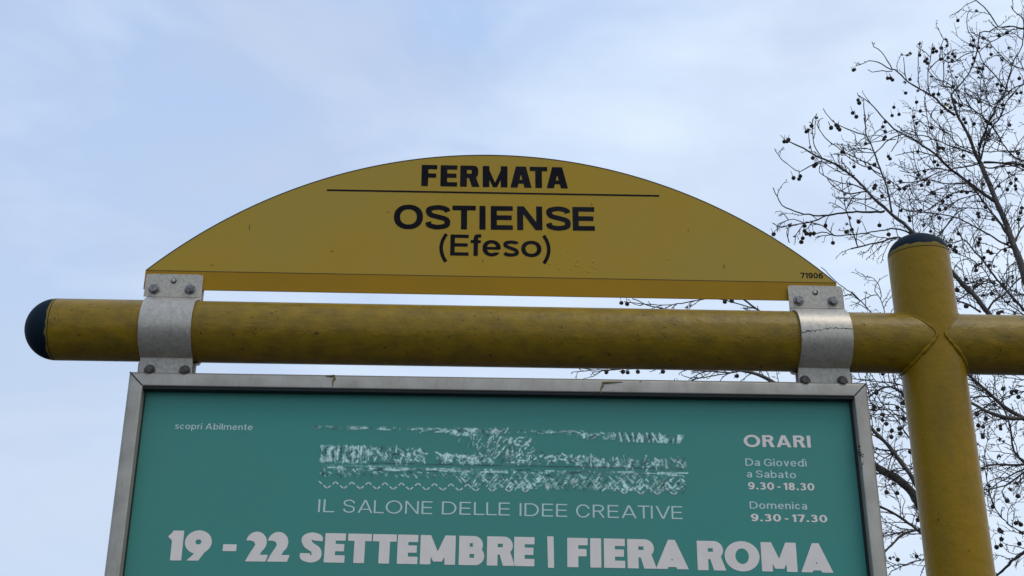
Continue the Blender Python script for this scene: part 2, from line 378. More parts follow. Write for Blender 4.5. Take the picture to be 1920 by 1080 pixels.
def glyph(ch, st):
    """returns (adds, subs, adds2, width). Units: cap height 1. st: t stem, h arm, o bowl exponent, wd widths, x x-height"""
    t, h, p, x = st['t'], st['h'], st.get('p', 2.2), st.get('x', .72)
    Wd = st['w'](ch)
    R = lambda a, b, c, d: np.array([(a, b), (c, b), (c, d), (a, d)])
    A = []; S = []; A2 = []
    if ch in 'Il|':
        if ch == 'l': A = [R(0, 0, t, 1.03)]
        elif ch == '|': A = [R(0, -.02, t, 1.03)]
        else: A = [R(0, 0, t, 1)]
        return A, S, A2, t
    if ch == 'L': A = [R(0, 0, t, 1), R(0, 0, Wd, h)]
    elif ch == 'T': A = [R(0, 1-h, Wd, 1), R(Wd/2-t/2, 0, Wd/2+t/2, 1)]
    elif ch == 'E': A = [R(0, 0, t, 1), R(0, 0, Wd, h), R(0, .51-h/2, Wd*.95, .51+h/2), R(0, 1-h, Wd, 1)]
    elif ch == 'F': A = [R(0, 0, t, 1), R(0, .50-h/2, Wd*.94, .50+h/2), R(0, 1-h, Wd, 1)]
    elif ch == 'N':
        k = t*1.08; A = [R(0, 0, t, 1), R(Wd-t, 0, Wd, 1), np.array([(0, 1), (k*1.05, 1), (Wd, 0), (Wd-k*1.05, 0)])]
    elif ch == 'M':
        k = t*st.get('mk', .98); v = st.get('mv', .0)
        A = [R(0, 0, t, 1), R(Wd-t, 0, Wd, 1), np.array([(0, 1), (k, 1), (Wd/2+k*.42, v), (Wd/2-k*.42, v)]), np.array([(Wd, 1), (Wd-k, 1), (Wd/2-k*.42, v), (Wd/2+k*.42, v)])]
    elif ch in 'AV':
        k = t*1.06; ap = st.get('ap', .5)*k*1.15
        outer = np.array([(0, 0), (Wd/2-ap, 1), (Wd/2+ap, 1), (Wd, 0)])
        # inner triangle
        sl = (Wd/2-ap)
        iy = 1 - (ap)/(sl)*0 
        topi = (Wd/2-k)/sl if sl > 0 else .8
        inner = np.array([(k, -.001), (Wd/2, min(topi, .98)), (Wd-k, -.001)])
        if ch == 'V': outer[:, 1] = 1-outer[:, 1]; inner[:, 1] = 1-inner[:, 1]; A = [outer]; S = [inner]
        else:
            bh = st.get('abar', .22); A = [outer]; S = [inner]
            xa = lambda y: y*sl
            A2 = [np.array([(xa(bh)+k*.4, bh), (Wd-xa(bh)-k*.4, bh), (Wd-xa(bh+h*.9)-k*.4, bh+h*.9), (xa(bh+h*.9)+k*.4, bh+h*.9)])]
    elif ch in 'O0':
        A = [ell_ring(Wd/2, .5, Wd/2, .515, 60, p)]; S = [ell_ring(Wd/2, .5, Wd/2-t, .515-h, 60, p)]
    elif ch in 'CG':
        ow = Wd*1.04
        A = [ell_ring(ow/2, .5, ow/2, .515, 60, p)]; S = [ell_ring(ow/2, .5, ow/2-t, .515-h, 60, p)]
        S.append(np.array([(ow*.56, .5), (ow*1.2, .5+.40*ow), (ow*1.3, .5-.40*ow)]) if ch == 'C' else np.array([(ow*.5, .52), (ow*1.2, .5+.45*ow), (ow*1.3, .5-.05), (ow*.5, .5-.0)]))
        if ch == 'G': A2 = [R(Wd-t*1.0, .08, Wd, .52), R(Wd*.55, .52-h*.9, Wd, .52)]
    elif ch == 'D':
        r = Wd*.56
        def half(i, j): 
            e = ell_ring(Wd-r, .5, r-i, .5-j, 40, p, -math.pi/2, math.pi/2); return np.concatenate([[(0 if not i else t, j)], e, [(0 if not i else t, 1-j)]])
        A = [half(0, 0)]; S = [half(t, h)]
    elif ch in 'RPB':
        bt = st.get('bt', .46)           # bottom of upper bowl outer
        def bowl(x1, y0, y1, i, j):
            r = min((y1-y0)/2, x1*.8); yc = (y0+y1)/2
            e = ell_ring(x1-r, yc, r-i, (y1-y0)/2-j, 30, p, -math.pi/2, math.pi/2); return np.concatenate([[(0 if not i else t, y0+j)], e, [(0 if not i else t, y1-j)]])
        wu = Wd*.95 if ch != 'B' else Wd*.94
        A = [R(0, 0, t, 1), bowl(wu, bt, 1, 0, 0)]; S = [bowl(wu, bt, 1, min(t, wu-t*1.15), h)]
        S = [bowl(wu, bt, 1, t*.97, h)]
        if ch == 'B':
            A2 = []
            A.append(bowl(Wd, 0, bt+h, 0, 0)); S.append(bowl(Wd, 0, bt+h, t*.97, h))
            S[0] = bowl(wu, bt, 1, t*.97, h)
            # keep the waist solid
            A2 = [R(0, 0, t, 1), R(0, bt, wu*.55, bt+h)]
        else:
            A2 = [R(0, 0, t, 1)]
            if ch == 'R':
                lx = Wd*1.0
                A2.append(np.array([(wu*.42, bt+h*.9), (wu*.42+t*1.05, bt+h*.9), (lx+t*.08, 0), (lx-t*1.05, 0)]))
    elif ch == 'S':
        i, j = t/2, h/2
        c = spline([(Wd-i*1.0, .73), (Wd*.90-i*.6, .89-j*.5), (Wd*.52, 1.012-j), (i+Wd*.06, .90-j*.45), (i, .74), (i+Wd*.10, .595), (Wd*.5, .515), (Wd-i-Wd*.06, .42), (Wd-i, .27), (Wd-i-Wd*.07, .10+j*.45), (Wd*.48, -.012+j), (i*.6+Wd*.09, .12+j*.4), (i*.9, .30)], 6)
        A = [stroke_poly(c, t*.96, h)]
    elif ch == '(' or ch == ')':
        a = np.linspace(-1, 1, 24); s = 1 if ch == '(' else -1
        c = np.stack([Wd/2 + s*(a*a-.5)*Wd*.62, .36+a*.66], 1); A = [stroke_poly(c, t*.8)]
        return A, S, A2, Wd
    elif ch == '-': A = [R(0, .30, Wd, .30+h*st.get('dash', 1.0))]
    elif ch == '.': A = [ell_ring(t*.6, t*.6, t*.6, t*.6, 16)]; return A, S, A2, t*1.2
    elif ch == '1':
        A = [R(Wd-t, 0, Wd, 1), np.array([(Wd-t*.5, 1), (Wd-t*.9, 1), (0, .84), (0, .84-h*1.0), (Wd-t*.5, 1-h*.9)])]
        if st.get('deco'): A = [R(Wd-t, 0, Wd, 1), np.array([(Wd-t*.2, 1), (Wd-t*.85, 1), (0, .80), (Wd-t, .66)])]
    elif ch == '2':
        A = [stroke_poly(spline([(t*.5, .69), (t*.5+Wd*.05, .83), (Wd*.5, 1-h/2), (Wd-t*.62, .84), (Wd-t*.55, .66), (Wd*.66, .42), (Wd*.36, .2), (t*.75, 0.02)], 7), t, h), R(0, 0, Wd, h)]
        if st.get('deco'):
            A = [ell_ring(Wd*.44, .64, Wd*.46, .36, 40, 2.0), np.array([(.0, 0), (Wd*.42, .60), (Wd*.885, .56), (Wd*.60, .19), (Wd, .22), (Wd*.90, 0)]), R(0, 0, Wd*.90, .02)]
            A[1] = np.array([(0, 0), (Wd*.36, .55), (Wd*.88, .56), (Wd*.62, .225), (Wd*1.0, .225), (Wd*.90, 0)])
            S = [np.array([(-.1, .66), (Wd*.10, .72), (Wd*.30, .655), (Wd*.40, .54), (Wd*.32, .44), (-.1, .2)])]
            A = [A[0], A[1]]; S = [np.array([(-.2, .70), (Wd*.18, .70), (Wd*.34, .66), (Wd*.40, .56), (Wd*.30, .42), (-.02, .03), (-.3, .1)])]
    elif ch == '3':
        A = [stroke_poly(spline([(t*.35, .86-h*.2), (Wd*.46, 1-h/2), (Wd-t*.8, .86), (Wd-t*.75, .68), (Wd*.62, .545), (Wd*.36, .535)], 7), t, h),
             stroke_poly(spline([(Wd*.36, .535), (Wd*.66, .51), (Wd-t*.5, .30), (Wd-t*.8, .10+h*.2), (Wd*.46, h/2-.01), (t*.3, .14)], 7), t, h)]
    elif ch == '7': A = [R(0, 1-h, Wd, 1), np.array([(Wd-t*1.1, 1-h), (Wd, 1-h*.5), (Wd, 1-h), (Wd*.42+t*.4, 0), (Wd*.42-t*.7, 0)])]
    elif ch == '8':
        A = [ell_ring(Wd/2, .74, Wd*.46, .27, 40, p), ell_ring(Wd/2, .28, Wd/2, .295, 40, p)]
        S = [ell_ring(Wd/2, .755, Wd*.46-t*.95, .255-h, 30, p), ell_ring(Wd/2, .28, Wd/2-t, .295-h, 30, p)]
    elif ch in '69':
        by = .675; br = .34
        if st.get('deco'):
            A = [ell_ring(Wd/2, .62, Wd/2, .395, 50, 2.0), np.array([(Wd*.12, 0), (Wd*.56, 0), (Wd*.995, .58), (Wd*.5, .40), (Wd*.46, .30)])]
            S = [ell_ring(Wd*.5, .625, .095, .085, 24)]
        else:
            ring = ell_ring(Wd/2, by, Wd/2, br, 40, p); hole = ell_ring(Wd/2, by, Wd/2-t, br-h, 40, p)
            tail = stroke_poly(spline([(Wd-t/2, by), (Wd-t*.52, .45), (Wd-t*.9, .16+h*.2), (Wd*.46, h/2-.012), (t*.35, .13+h*.2)], 8), t, h)
            if ch == '6':
                ring = [Wd, 1]-ring; hole = [Wd, 1]-hole; tail = [Wd, 1]-tail
            A = [ring]; S = [hole]; A2 = [tail]
    # ------- lower case
    elif ch in 'oec':
        A = [ell_ring(Wd/2, x/2, Wd/2, x/2+.012, 50, p)]; S = [ell_ring(Wd/2, x/2, Wd/2-t, x/2+.012-h, 50, p)]
        if ch == 'e':
            S.append(R(Wd*.5, x*.24, Wd*1.3, x*.46)); A2 = [R(t*.5, x*.5-h*.44, Wd-t*.2, x*.5+h*.40)]
        if ch == 'c': S.append(np.array([(Wd*.55, x/2), (Wd*1.2, x*1.0), (Wd*1.2, 0)]))
    elif ch in 'bdpq':
        e = ell_ring(Wd/2, x/2, Wd/2, x/2+.012, 50, p); i_ = ell_ring(Wd/2, x/2, Wd/2-t, x/2+.012-h, 50, p)
        A = [e]; S = [i_]
        sx = 0 if ch in 'bp' else Wd-t
        A2 = [R(sx, 0, sx+t, 1.04) if ch in 'bd' else R(sx, -.3, sx+t, x)]
    elif ch == 'a':
        A = [stroke_poly(spline([(t*.55, x*.80), (Wd*.42, x-h/2+.01), (Wd-t*.7, x*.84), (Wd-t/2, x*.6), (Wd-t/2, x*.4)], 7), t, h), R(Wd-t, 0, Wd, x*.55)]
        bx = ell_ring(Wd*.44, x*.29, Wd*.44, x*.31, 40, p); A.append(bx); S = [ell_ring(Wd*.46, x*.29, Wd*.46-t, x*.31-h*.9, 30, p)]
        A2 = [R(Wd-t, 0, Wd, x*.6)]
    elif ch in 'iìí':
        A = [R(0, 0, t, x)]
        if ch == 'i': A.append(ell_ring(t/2, x+.20, t*.62, t*.62, 16))
        else: A.append(np.array([(t*.9, x+.10), (t*.3, x+.10), (-t*1.2, x+.30), (-t*.1, x+.30)]))
        return A, S, A2, t
    elif ch in 'nmr':
        A = [R(0, 0, t, x)]
        if ch == 'r': A.append(stroke_poly(spline([(t*.6, x*.55), (t*.9, x*.84), (Wd, x-h*.42)], 6), t*.9, h))
        else:
            ws = Wd if ch == 'n' else (Wd+t)/2
            for k in range(1 if ch == 'n' else 2):
                ox = k*(ws-t)
                c = np.concatenate([ell_ring(ox+ws/2, x-ws*.48+.01, ws/2-t/2, ws*.48-h/2, 16, p, math.pi, 0)[:], [(ox+ws-t/2, x*.3), (ox+ws-t/2, 0)]])
                A.append(stroke_poly(c, t, h))
    elif ch == 's':
        i, j = t/2, h/2; k = x
        A = [stroke_poly(spline([(Wd-i*1.2, .79*k), (Wd*.8, .93*k-j*.6), (Wd*.5, k-j+.01), (i+Wd*.06, .84*k), (i+Wd*.06, .66*k), (Wd*.5, .52*k), (Wd-i-Wd*.05, .38*k), (Wd-i-Wd*.03, .17*k), (Wd*.5, j-.01), (Wd*.22, .08*k+j*.5), (i*.9, .22*k)], 6), t*.95, h)]
    elif ch == 't': A = [R(Wd*.3, .1*x, Wd*.3+t, 1*.98*x+.22), R(0, x-h*.9, Wd, x), stroke_poly(spline([(Wd*.3+t/2, .3*x), (Wd*.3+t*.7, .09*x+h*.2), (Wd, h*.5)], 6), t, h)]
    elif ch == 'f': A = [R(Wd*.28, 0, Wd*.28+t, x+.05), R(0, x-h*.9, Wd*.95, x), stroke_poly(spline([(Wd*.28+t/2, x-.02), (Wd*.28+t*.6, x+.16), (Wd*.6+t*.2, 1.02-h*.45), (Wd, 1.03-h*.5)], 6), t, h)]
    elif ch == 'v':
        k = t*1.05; A = [np.array([(0, x), (k, x), (Wd/2, .2*k), (Wd-k, x), (Wd, x), (Wd/2+k*.5, 0), (Wd/2-k*.5, 0)])]
        A = [np.array([(0, x), (k, x), (Wd/2+k*.45, 0), (Wd/2-k*.45, 0)]), np.array([(Wd, x), (Wd-k, x), (Wd/2-k*.45, 0), (Wd/2+k*.45, 0)])]
    else: raise ValueError(ch)
    return A, S, A2, Wd

_gc = {}
def glyph_mesh(ch, st, res):
    key = (ch, id(st), res)
    if key in _gc: return _gc[key]
    A, S, A2, adv = glyph(ch, st)
    allp = np.concatenate([np.asarray(a, float) for a in A+A2])
    g = 1.0/res
    x0, y0 = allp.min(0)-1.5*g; x1, y1 = allp.max(0)+1.5*g
    nx, ny = int((x1-x0)/g)+2, int((y1-y0)/g)+2
    xs = x0+np.arange(nx)*g; ys = y0+np.arange(ny)*g
    X, Y = np.meshgrid(xs, ys)
    d = np.full(X.shape, 1e9)
    for a in A: d = np.minimum(d, sdf_poly(a, X, Y))
    for s in S: d = np.maximum(d, -sdf_poly(s, X, Y))
    for a in A2: d = np.minimum(d, sdf_poly(a, X, Y))
    if 'clip' in st and ch not in 'f()pbdilìq|': pass
    d = np.where(np.abs(d) < 1e-6, -1e-6, d)
    V = []; Fc = []; vid = {}
    def vert(k, p):
        if k not in vid: vid[k] = len(V); V.append(p)
        return vid[k]
    for j in range(ny-1):
        run = None
        for i in range(nx):
            full = i < nx-1 and d[j, i] < 0 and d[j, i+1] < 0 and d[j+1, i] < 0 and d[j+1, i+1] < 0
            if full:
                if run is None: run = i
                continue
            if run is not None:
                Fc.append((vert(('c', run, j), (xs[run], ys[j])), vert(('c', i, j), (xs[i], ys[j])), vert(('c', i, j+1), (xs[i], ys[j+1])), vert(('c', run, j+1), (xs[run], ys[j+1]))))
                run = None
            if i >= nx-1: continue
            cs = [(i, j), (i+1, j), (i+1, j+1), (i, j+1)]
            poly = []
            for k in range(4):
                a = cs[k]; b = cs[(k+1) % 4]; da = d[a[1], a[0]]; db = d[b[1], b[0]]
                if da < 0: poly.append(vert(('c', *a), (xs[a[0]], ys[a[1]])))
                if (da < 0) != (db < 0):
                    t = da/(da-db); e = ('e',)+tuple(sorted((a, b)))
                    poly.append(vert(e, (xs[a[0]]+(xs[b[0]]-xs[a[0]])*t, ys[a[1]]+(ys[b[1]]-ys[a[1]])*t)))
            if len(poly) >= 3: Fc.append(tuple(poly))
    _gc[key] = (np.array(V), Fc, adv)
    return _gc[key]
def style(t, h, widths, default, **k):
    wd = dict(widths); return dict(t=t, h=h, w=lambda c: wd.get(c, default), **k)
def text(name, s, st, pl, pr, cap, Y, m, parent, res=36, gap=.12, space=.45):
    """pl, pr: photo pixels of the baseline's two ends; cap: cap height in photo pixels"""
    A = at(pl[0], pl[1], Y); B = at(pr[0], pr[1], Y)
    U = at(pl[0], pl[1]-cap, Y); hgt = (U-A)[2]
    ex = (B-A); Wt = np.linalg.norm(ex); ex /= Wt; ez = np.array([-ex[2], 0, ex[0]])
    pos = 0; items = []
    for c in s:
        if c == ' ': pos += space; continue
        V, Fc, adv = glyph_mesh(c, st, res)
        sb = gap*(.45 if c in 'AVTv' else 1)
        items.append((V, Fc, pos)); pos += adv + (st.get('gaps', {}).get(c, gap))
    pos -= st.get('gaps', {}).get(s[-1], gap)
    sx = Wt/pos
    mb = MB()
    for V, Fc, p in items:
        Q = A + np.outer((V[:, 0]+p)*sx, ex) + np.outer(V[:, 1]*hgt, ez)
        Q[:, 1] = Y
        # faces run counter-clockwise seen from -Y
        mb.add(Q, Fc)
    return mb.build(name, m, parent)

ST_FER = style(.315, .20, {'F': .735, 'E': .79, 'R': .89, 'M': 1.17, 'A': 1.0, 'T': .83}, .8, p=3.0, bt=.42, ap=.62, abar=.19, mv=.0, mk=.72, gaps={'A': -.08, 'T': -.03, 'F': .16, 'E': .14, 'R': .17, 'M': .14})
ST_OST = style(.252, .195, {'O': 1.2, 'S': 1.03, 'T': .98, 'E': .92, 'N': 1.05}, .8, p=2.2, gaps={'O': .11, 'S': .08, 'T': .15, 'I': .22, 'E': .18, 'N': .16})
ST_EFE = style(.205, .155, {'E': .86, 'f': .50, 'e': .86, 's': .77, 'o': .95, '(': .38, ')': .38}, .8, p=2.15, x=.75, gaps={'(': .12, 'E': .09, 'f': .06, 'e': .09, 's': .10, 'o': .04})
ST_NUM = style(.20, .16, {'1': .40, '7': .68, '9': .72, '0': .74, '6': .72}, .7, p=2.3)
SY = PY-.0023
lp = dict(parent=sign, Y=SY, m=M_black)
text('lettering', 'FERMATA', ST_FER, (789.8, 348.5), (1065, 353.2), 39.6, res=48, **lp)
text('lettering', 'OSTIENSE', ST_OST, (738, 428.6), (1115.6, 432.6), 44.6, res=48, **lp)
text('lettering', '(Efeso)', ST_EFE, (824, 478.5), (1032, 481.9), 39.4, res=48, **lp)
text('lettering', '71906', ST_NUM, (1501.4, 520.9), (1543.5, 521.9), 9.8, res=30, **lp)
A = at(613, 357.8, SY); B = at(1236, 368.6, SY); th = .0036
mesh_obj('underline', [A+[0, 0, 0], B+[0, 0, 0], B+[0, 0, th], A+[0, 0, th]], [(0, 1, 2, 3)], M_black, sign)
# blisters under the vinyl
mb = MB()
for i in range(34):
    x, y = (random.gauss(1082, 17), random.gauss(492, 11)) if i < 24 else (random.uniform(1030, 1300), random.uniform(470, 508))
    P = at(x, min(y, 509), PY-.0018); bm = bmesh.new(); bmesh.ops.create_uvsphere(bm, u_segments=10, v_segments=6, radius=random.uniform(.0010, .0026))
    bm.verts.index_update()
    V = [(P[0]+v.co.x, P[1]+v.co.y*.22, P[2]+v.co.z*1.3) for v in bm.verts]; Fc = [tuple(v.index for v in f.verts) for f in bm.faces]; bm.free(); mb.add(V, Fc)
mb.build('blister', M_stick, sign, True)['kind'] = 'stuff'
# a few scratches
mb = MB()
for (x, y, dx, dy) in ((468, 420, 1, 12), (1357, 494, 1, 10), (727, 396, 3, 3), (905, 486, 1, 6), (1110, 380, -2, 5), (620, 470, 5, 2), (1290, 430, 2, 3), (395, 496, 4, 1), (1000, 318, 8, 4)):
    P = [at(x+dx*t+random.uniform(-.5, .5), y+dy*t, SY) for t in (0, .5, 1)]
    V, Fc = tube_np(P, [.0002, .0006, .0002], 4); mb.add(V, Fc)
mb.build('scratch', M_darkline, sign)['kind'] = 'stuff'

# ------------------------------------------------------------------ clamps
def strap_profile(n=28, rin=.0612, th=.0042, top=.053, bot=.030, Yb=-.0175):
    """front half strap, in (y offset, z offset) from the bar axis: flat tab, half ring, flat tab"""
    Y0 = -.0022
    inn = []; outp = []
    ztop = math.sqrt(rin**2-Y0**2)
    inn.append((Y0, ztop+top)); outp.append((Y0-th, ztop+top))
    inn.append((Y0, ztop+.004)); outp.append((Y0-th, ztop+th*1.2))
    for i in range(1, n):
        a = math.pi/2 + math.pi*i/n
        inn.append((rin*math.cos(a)+Y0*.0, rin*math.sin(a))); outp.append(((rin+th)*math.cos(a), (rin+th)*math.sin(a)))
    keep = lambda i: rin*math.cos(math.pi/2+math.pi*i/n) <= (Y0 if i < n/2 else Yb)+1e-9
    inn = inn[:2] + [(rin*math.cos(math.pi/2+math.pi*i/n), rin*math.sin(math.pi/2+math.pi*i/n)) for i in range(1, n) if keep(i)]
    zb = math.sqrt(rin**2-Yb**2)
    inn.append((Yb, -zb-.003)); outp.append((Yb-th, -zb-.0015))
    inn.append((Yb, -ztop-bot)); outp.append((Yb-th, -ztop-bot))
    # keep both lists in the same length
    outp2 = [outp[0], outp[1]] + [((rin+th)*math.cos(math.pi/2+math.pi*i/n), (rin+th)*math.sin(math.pi/2+math.pi*i/n)) for i in range(1, n) if keep(i)] + outp[-2:]
    return inn, outp2
def strap_bm(x0, x1, mirror=False, **k):
    inn, outp = strap_profile(**k)
    s = -1 if mirror else 1
    bm = bmesh.new(); n = len(inn); ids = []
    NX = 5
    for ix in range(NX):
        x = x0+(x1-x0)*ix/(NX-1)
        ids.append([[bm.verts.new((x, PY+s*p[0], BZ+p[1])) for p in inn], [bm.verts.new((x, PY+s*p[0], BZ+p[1])) for p in outp]])
    for ix in range(NX-1):
        for k_ in (0, 1):
            a, b = ids[ix][k_], ids[ix+1][k_]
            for i in range(n-1): bm.faces.new((a[i], a[i+1], b[i+1], b[i]))
        for e in (0, n-1): bm.faces.new((ids[ix][0][e], ids[ix+1][0][e], ids[ix+1][1][e], ids[ix][1][e]))
    for ix in (0, NX-1):
        for i in range(n-1): bm.faces.new((ids[ix][0][i], ids[ix][0][i+1], ids[ix][1][i+1], ids[ix][1][i]))
    return bm
def hexbolt(parent, x, z, yface, m, ang):
    bm = bmesh.new()
    rot = Matrix.Rotation(math.pi/2, 4, 'X')
    bmesh.ops.create_cone(bm, cap_ends=True, segments=28, radius1=.0108, radius2=.0100, depth=.0018, matrix=Matrix.Translation((x, yface-.0010, z)) @ rot)
    bmesh.ops.bevel(bm, geom=[e for e in bm.edges if len(e.link_faces) == 2 and e.calc_face_angle() > .6], offset=.0004, segments=1, affect='EDGES')
    w_ = bm_obj('washer', bm, m, None, True, 35)
    bm = bmesh.new()
    bmesh.ops.create_cone(bm, cap_ends=True, segments=6, radius1=.0082, radius2=.0082, depth=.0062, matrix=Matrix.Translation((x, yface-.0052, z)) @ Matrix.Rotation(ang, 4, 'Y') @ rot)
    bmesh.ops.bevel(bm, geom=bm.edges[:], offset=.0009, segments=2, affect='EDGES')
    b = bm_obj('bolt', bm, m, parent, True, 35)
    w_.parent = b; w_.matrix_parent_inverse = Matrix.Identity(4) if False else b.matrix_world.inverted()
    w_.matrix_parent_inverse = b_inv(b)
    return b
def b_inv(b):
    return (b.matrix_parent_inverse_world if False else Matrix.Identity(4))
def px_x(x, y, Y): return float(at(x, y, Y)[0])

def clamp(label, x0, x1, sx0, sx1, bolts, rivet, low, dark_low):
    t = thing('pipe_clamp', label, 'clamp', ((x0+x1)/2, PY, BZ-.09), 'steel clamps holding the sign to the crossbar')
    f = strap_bm(sx0, sx1)
    s = bm_obj('front_strap', f, M_galv, t, True, 38)
    bm_obj('rear_strap', strap_bm(x0+.004, x1+.004, True, rin=.0612, top=.051, Yb=-.0022), M_tab, t, True, 38)
    yf = PY-.0022-.0042; yb = PY-.0175-.0042
    # outer doubling plate of the upper tab, rounded corners
    def rrect(xa, xb, za, zb, r, y0, y1, m, nm):
        out = []
        for cx, cz, a in ((xb-r, zb-r, 0), (xa+r, zb-r, math.pi/2)):
            out += [(cx+r*math.cos(a+math.pi/2*i/6), cz+r*math.sin(a+math.pi/2*i/6)) for i in range(7)]
        out += [(xa, za), (xb, za)]
        return slab(nm, out, y0, y1, m, t)
    zt = BZ+.0612
    rrect(x0+.0005, x1-.0005, zt+.0068, zt+.0545, .006, yf-.0012, yf-.0002, M_tab, 'upper_tab')
    slab('lower_tab', [(sx0+.0005, -zt+2*BZ-.030), (sx1-.0005, -zt+2*BZ-.030), (sx1-.0005, -zt+2*BZ+.0035), (sx0+.0005, -zt+2*BZ+.0035)], yb-.0012, yb-.0002, M_tab, t)
    for (bx, by) in bolts:
        P = at(bx, by, yf-.004); hexbolt(t, P[0], P[2], yf-.0012, M_bolt, random.uniform(0, 1))
    for (bx, by) in low:
        P = at(bx, by, yb-.004); hexbolt(t, P[0], P[2], yb-.0012, M_bolt_dark, random.uniform(0, 1))
    P = at(rivet[0], rivet[1], yf-.002)
    bm = bmesh.new(); bmesh.ops.create_uvsphere(bm, u_segments=14, v_segments=8, radius=.0042, matrix=Matrix.Translation((P[0], yf-.0012, P[2])) @ Matrix.Diagonal((1, .5, 1, 1)))
    bm_obj('rivet', bm, M_galv, t, True)
    bm = bmesh.new(); bmesh.ops.create_cone(bm, cap_ends=True, segments=20, radius1=.0056, radius2=.0056, depth=.0005, matrix=Matrix.Translation((P[0]+.0007, yf-.0014, P[2]-.0006)) @ Matrix.Rotation(math.pi/2, 4, 'X'))
    bm_obj('rivet_hole', bm, M_crack, t)
    return t
yt = PY-.0075
xl0, xl1 = px_x(270.5, 540, yt), px_x(376.5, 540, yt)
xr0, xr1 = px_x(1478, 555, yt), px_x(1580.5, 555, yt)
c1 = clamp('grey galvanised clamp round the crossbar under the sign\'s left tip', xl0, xl1, xl0+.013, xl1+.002, [(289, 541), (356, 542)], (325, 526), [(280, 693), (346, 694)], False)
c2 = clamp('grey galvanised clamp with a cracked coating under the sign\'s right tip, next to the pole', xr0, xr1, xr0+.003, xr1-.007, [(1498, 563), (1562, 564)], (1528, 548), [(1510, 713), (1580, 714)], True)
# crack across the right strap
pts = []; rad = []
rr = .0612+.0042+.0001
for i in range(60):
    f = i/59; a = math.radians(180+1.5*math.sin(i*.13)+.6*math.sin(i*.9)+random.uniform(-.9, .9)) + (.05 if f < .1 else 0) - f*.10
    pts.append((xr0+.003+(xr1-xr0-.010)*f, PY+rr*math.cos(a), BZ+rr*math.sin(a))); rad.append(random.choice((.0003, .0004, .0005, .0006, .0012)))
V, Fc = tube_np(pts, rad, 6); mesh_obj('crack', V, Fc, M_crack, c2)

# ------------------------------------------------------------------ information panel
FY0, FYP = 2.172, 2.197            # frame front, poster face
tl = at(237, 699, FY0); tr = at(1625, 722, FY0); 
FX0, FX1 = (at(237, 699, FY0)[0]*.5+at(203, 1080, FY0)[0]*.5)-.002, (tr[0]*.5+at(1668, 1080, FY0)[0]*.5)
FZ1 = (tl[2]+tr[2])/2+.0045; FZ0 = FZ1-1.02; FWd = .0275
panel = thing('information_panel', 'framed teal exhibition poster panel hanging below the yellow crossbar', 'panel', ((FX0+FX1)/2, PY, FZ0))
prof = []   # (u inward from outer edge, y)
def arcp(cu, cy, r, a0, a1, n=5): return [(cu+r*math.cos(math.radians(a0+(a1-a0)*i/n)), cy+r*math.sin(math.radians(a0+(a1-a0)*i/n))) for i in range(n+1)]
r_ = .007
prof += arcp(r_, FY0+r_, r_, 180, 270); prof += arcp(FWd-.0022, FY0+.0022, .0022, 270, 360, 3)
prof += [(FWd, FYP+.014), (0, FYP+.014)]
def member(p0, p1, inward, name='frame_member'):
    """p0->p1 outer corners (x,z); inward unit (x,z); 45 degree mitres with a hair gap"""
    p0 = np.array(p0, float); p1 = np.array(p1, float); d = (p1-p0)/np.linalg.norm(p1-p0); iw = np.array(inward, float)
    V = []
    for e in (0, 1):
        for u, y in prof:
            b = (p0 + d*(u+.0005)) if e == 0 else (p1 - d*(u+.0005))
            q = b+iw*u; V.append((q[0], y, q[1]))
    n = len(prof); Fc = [(i, (i+1) % n, (i+1) % n+n, i+n) for i in range(n)] + [tuple(range(n)), tuple(range(n, 2*n))]
    bm = bmesh.new(); vs = [bm.verts.new(v) for v in V]
    for f in Fc: bm.faces.new([vs[i] for i in f])
    return bm_obj(name, bm, M_frame, panel, True, 30)
member((FX0, FZ1), (FX1, FZ1), (0, -1)); member((FX0, FZ0), (FX1, FZ0), (0, 1))
member((FX0, FZ0), (FX0, FZ1), (1, 0)); member((FX1, FZ0), (FX1, FZ1), (-1, 0))
for cx, cz, sx, sz in ((FX0, FZ1, 1, -1), (FX1, FZ1, -1, -1), (FX0, FZ0, 1, 1), (FX1, FZ0, -1, 1)):   # dark filler in the mitre joints
    a = (cx+sx*.0015, cz+sz*.0015); b = (cx+sx*(FWd-.001), cz+sz*(FWd-.001)); w_ = .0008
    slab('mitre_joint', [(a[0]-w_, a[1]-w_*sx*sz*-1), (b[0]-w_, b[1]-w_*sx*sz*-1), (b[0]+w_, b[1]-w_*sx*sz), (a[0]+w_, a[1]-w_*sx*sz)][::1], FY0-.0003, FYP, M_crack, panel)
IX0, IX1, IZ0, IZ1 = FX0+FWd, FX1-FWd, FZ0+FWd, FZ1-FWd
posterq = mesh_obj('poster', [(IX0-.004, FYP, IZ0-.004), (IX1+.004, FYP, IZ0-.004), (IX1+.004, FYP, IZ1+.004), (IX0-.004, FYP, IZ1+.004)], [(0, 1, 2, 3)], M_poster, panel)
bm_obj('back_board', box_bm(IX0-.004, IX1+.004, FYP+.001, FYP+.012, IZ0-.004, IZ1+.004), M_frame, panel)
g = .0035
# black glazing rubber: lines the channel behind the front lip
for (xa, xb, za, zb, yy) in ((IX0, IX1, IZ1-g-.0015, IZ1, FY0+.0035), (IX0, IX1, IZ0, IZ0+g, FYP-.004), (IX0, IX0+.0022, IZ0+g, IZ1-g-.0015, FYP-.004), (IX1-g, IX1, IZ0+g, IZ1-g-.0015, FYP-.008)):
    bm_obj('gasket', box_bm(xa+.0001, xb-.0001, yy, FYP-.0003, za+.0001, zb-.0001), M_gasket, panel)

